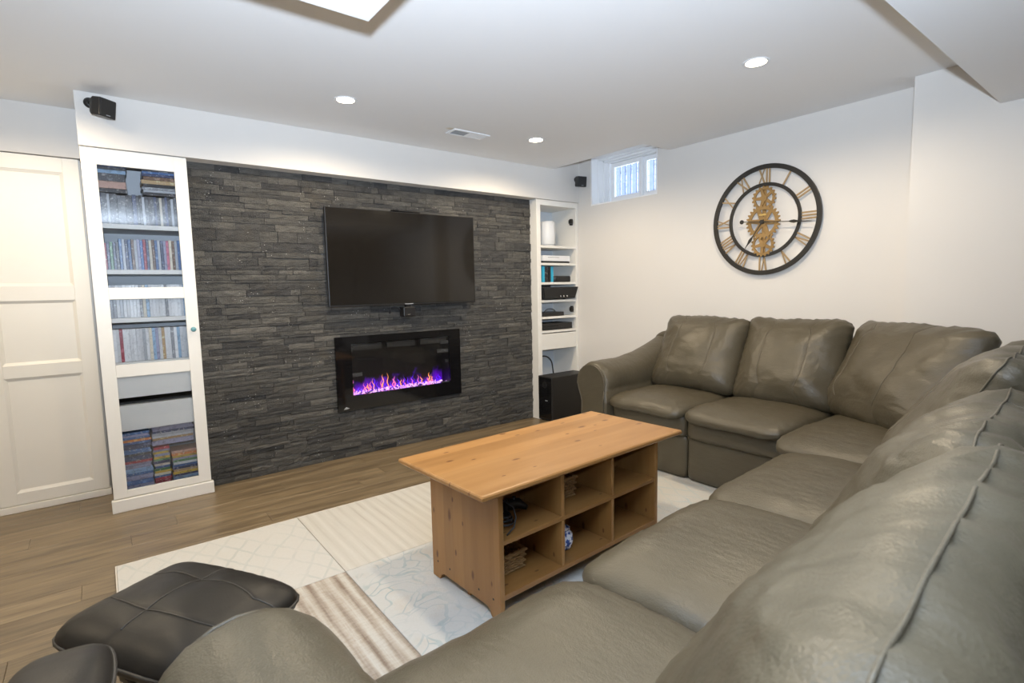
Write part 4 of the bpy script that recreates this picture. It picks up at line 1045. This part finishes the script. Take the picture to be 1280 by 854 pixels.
# ---- rolled arms
def arm(o, eL, eW, L, wid, seed, rise=.14, zc=.555, r=.152):
    """o: front inner foot point on the floor; eL runs to the back, eW runs outward"""
    o = np.array(o, float); eL = np.array(eL, float); eW = np.array(eW, float)
    # section in (w, z)
    sec = [(0.0, .045), (0.0, .20), (.0, .40), (-.012, .50)]
    for a in np.linspace(205, -25, 15):
        A = math.radians(a); sec.append((wid/2 + r*1.08*math.cos(A), zc + r*math.sin(A)))
    sec += [(wid-.035, .40), (wid-.03, .22), (wid-.02, .045)]
    sec = np.array(sec); n = len(sec); cen = np.array([wid/2, zc-.03])
    ls = [.0, .006, .02, .045, .08, .12, .16, .20] + list(np.linspace(.25, L, 22)); v = []
    for l in ls:
        sh_ = 1 - .10*max(0, 1-l/.05)**2
        rs_ = rise*(max(0, min(1, (l-.30*L)/(.62*L))))**1.6
        for j, (w_, z) in enumerate(sec):
            p = cen + (np.array([w_, z])-cen)*(sh_ if z > .42 else 1-(1-sh_)*.3)
            up = max(0, (z-.40)/.3)
            k = noise.noise(Vector((l*7+seed, w_*5, z*5)))*.006
            if z > .44 and l < .26: k += .006*math.sin(w_*60 + z*45 + seed)*math.exp(-l/.06) - .006*math.exp(-((l-.19)/.012)**2)
            d = (p-cen); d = d/(np.linalg.norm(d)+1e-6)
            p = p + d*k
            v.append(o + eL*l + eW*p[0] + np.array([0, 0, p[1] + rs_*up]))
    f = [(i*n+j, i*n+j+1, (i+1)*n+j+1, (i+1)*n+j) for i in range(len(ls)-1) for j in range(n-1)]
    f += [tuple(range(n-1, -1, -1)), tuple(range((len(ls)-1)*n, len(ls)*n))]
    a_ = MB().add(v, f).build('armrest', LE, sf, smooth=True)
    # mushroom front facing, slightly proud, with piping
    s2 = cen + (sec-cen)*np.array([.80, .86]); s2[:,1] = np.maximum(s2[:,1], .05); pts = []
    mb = MB(); m_ = len(s2)
    vv = [o - eL*.012 + eW*p[0] + np.array([0,0,p[1]]) for p in s2] + [o + eL*.02 + eW*p[0] + np.array([0,0,p[1]]) for p in s2]
    mb.add(vv, [tuple(range(m_)), tuple(range(2*m_-1, m_-1, -1))] + [(i, i+m_, (i+1) % m_+m_, (i+1) % m_) for i in range(m_)])
    mb.build('arm_front', LE, a_, .006)
    MB().tube([o - eL*.010 + eW*p[0] + np.array([0,0,p[1]]) for p in s2], .005, 6, True).build('piping', SE, a_, smooth=True)
    return a_
arm((2.80, -1.350, 0), (1,0,0), (0,1,0), .92, .29, 3)
arm((.325, -2.80, 0), tuple(-q for q in NY), tuple(-q for q in NX), .95, .30, 8, rise=.10, zc=.520)

# ------------------------------------------------------------------ footstool and recliner in black leather
A0 = math.radians(31.5)
fs_ = empty('footstool', (.135, -2.245, RZ), 'black leather footstool with tufted cushion on the rug edge', 'footstool', rz=0)
eu = np.array([math.cos(A0), math.sin(A0), 0]); ev = np.array([math.sin(A0), -math.cos(A0), 0])
def ottw(q, l):
    l = l.copy()
    for (u, v_, k) in ((-.42, -.1, .006), (.42, -.1, .009)):
        if q[2] > 0: l[2] -= k*math.exp(-((q[0]-u)**2+(q[1]-v_)**2)/.035)
    return l
tlt = np.array([0, 0, 1.0])
BL, BS = M['blackleather'], M['blackseam']
c_ = cushion(fs_, 'cushion', BL, (.135, -2.240, .384), eu, ev, tlt, (.196, .250, .072), e1=6.5, e2=2.3, n=30, grooves=(-.42, .42), hgroove=(-.1,), wr=.002, seed=51, warp=ottw, seam=BS, gd=.0018, gather=.0006)
MB().lathe([(.03, .04), (.028, .30)], (.135, -2.245, 0), 18).build('post', M['chrome'], fs_, smooth=True)
MB().lathe([(.15, .298), (.15, .312)], (.135, -2.245, 0), 24).build('mount_plate', M['black'], fs_)
MB().lathe([(.0, RZ+.0006), (.20, RZ+.0006), (.205, RZ+.012), (.16, RZ+.026), (.04, .045), (0, .045)], (.135, -2.245, 0), 36).build('base', M['black'], fs_, smooth=True)
rc_ = empty('recliner', (-.43, -2.82, 0), 'black leather recliner chair, with padded armrest, beside the footstool', 'armchair')
B0 = math.radians(28); f_ = np.array([.12, .9928, 0]); s_ = np.array([f_[1], -f_[0], 0])
RC = np.array([-.43, -2.82, 0])
def rp(a, b, z): return tuple(RC + s_*a + f_*b + np.array([0,0,z]))
cushion(rc_, 'seat_cushion', BL, rp(0, .05, .46), s_, f_, (0,0,1), (.26, .27, .075), e1=6, e2=2.4, n=24, wr=.004, seed=61, seam=BS)
T = math.radians(22); ezb = f_*math.cos(T) + np.array([0,0,math.sin(T)]); eyb = -f_*math.sin(T) + np.array([0,0,math.cos(T)])
cushion(rc_, 'backrest', BL, rp(0, -.33, .82), s_, eyb, ezb, (.26, .36, .08), e1=5, e2=2.3, n=22, wr=.005, seed=62, seam=BS, hgroove=(-.2, .35))
for sg in (-1, 1):
    cushion(rc_, 'armrest', BL, rp(sg*.335, .0, .60), f_, s_, (0,0,1), (.22, .078, .038), e1=4, e2=2.4, n=18, wr=.001, seed=63, seam=BS)
    MB().tube([rp(sg*.32, .15, .57), rp(sg*.33, .10, .45), rp(sg*.25, .0, .37), rp(0, 0, .365)], .014).build('arm_support', M['black'], rc_, smooth=True)
MB().lathe([(.04, .03), (.035, .385)], tuple(RC), 18).build('post', M['chrome'], rc_, smooth=True)
MB().lathe([(.0, .0006), (.30, .0006), (.305, .014), (.22, .03), (.05, .05), (0, .05)], tuple(RC), 36).build('base', M['black'], rc_, smooth=True)
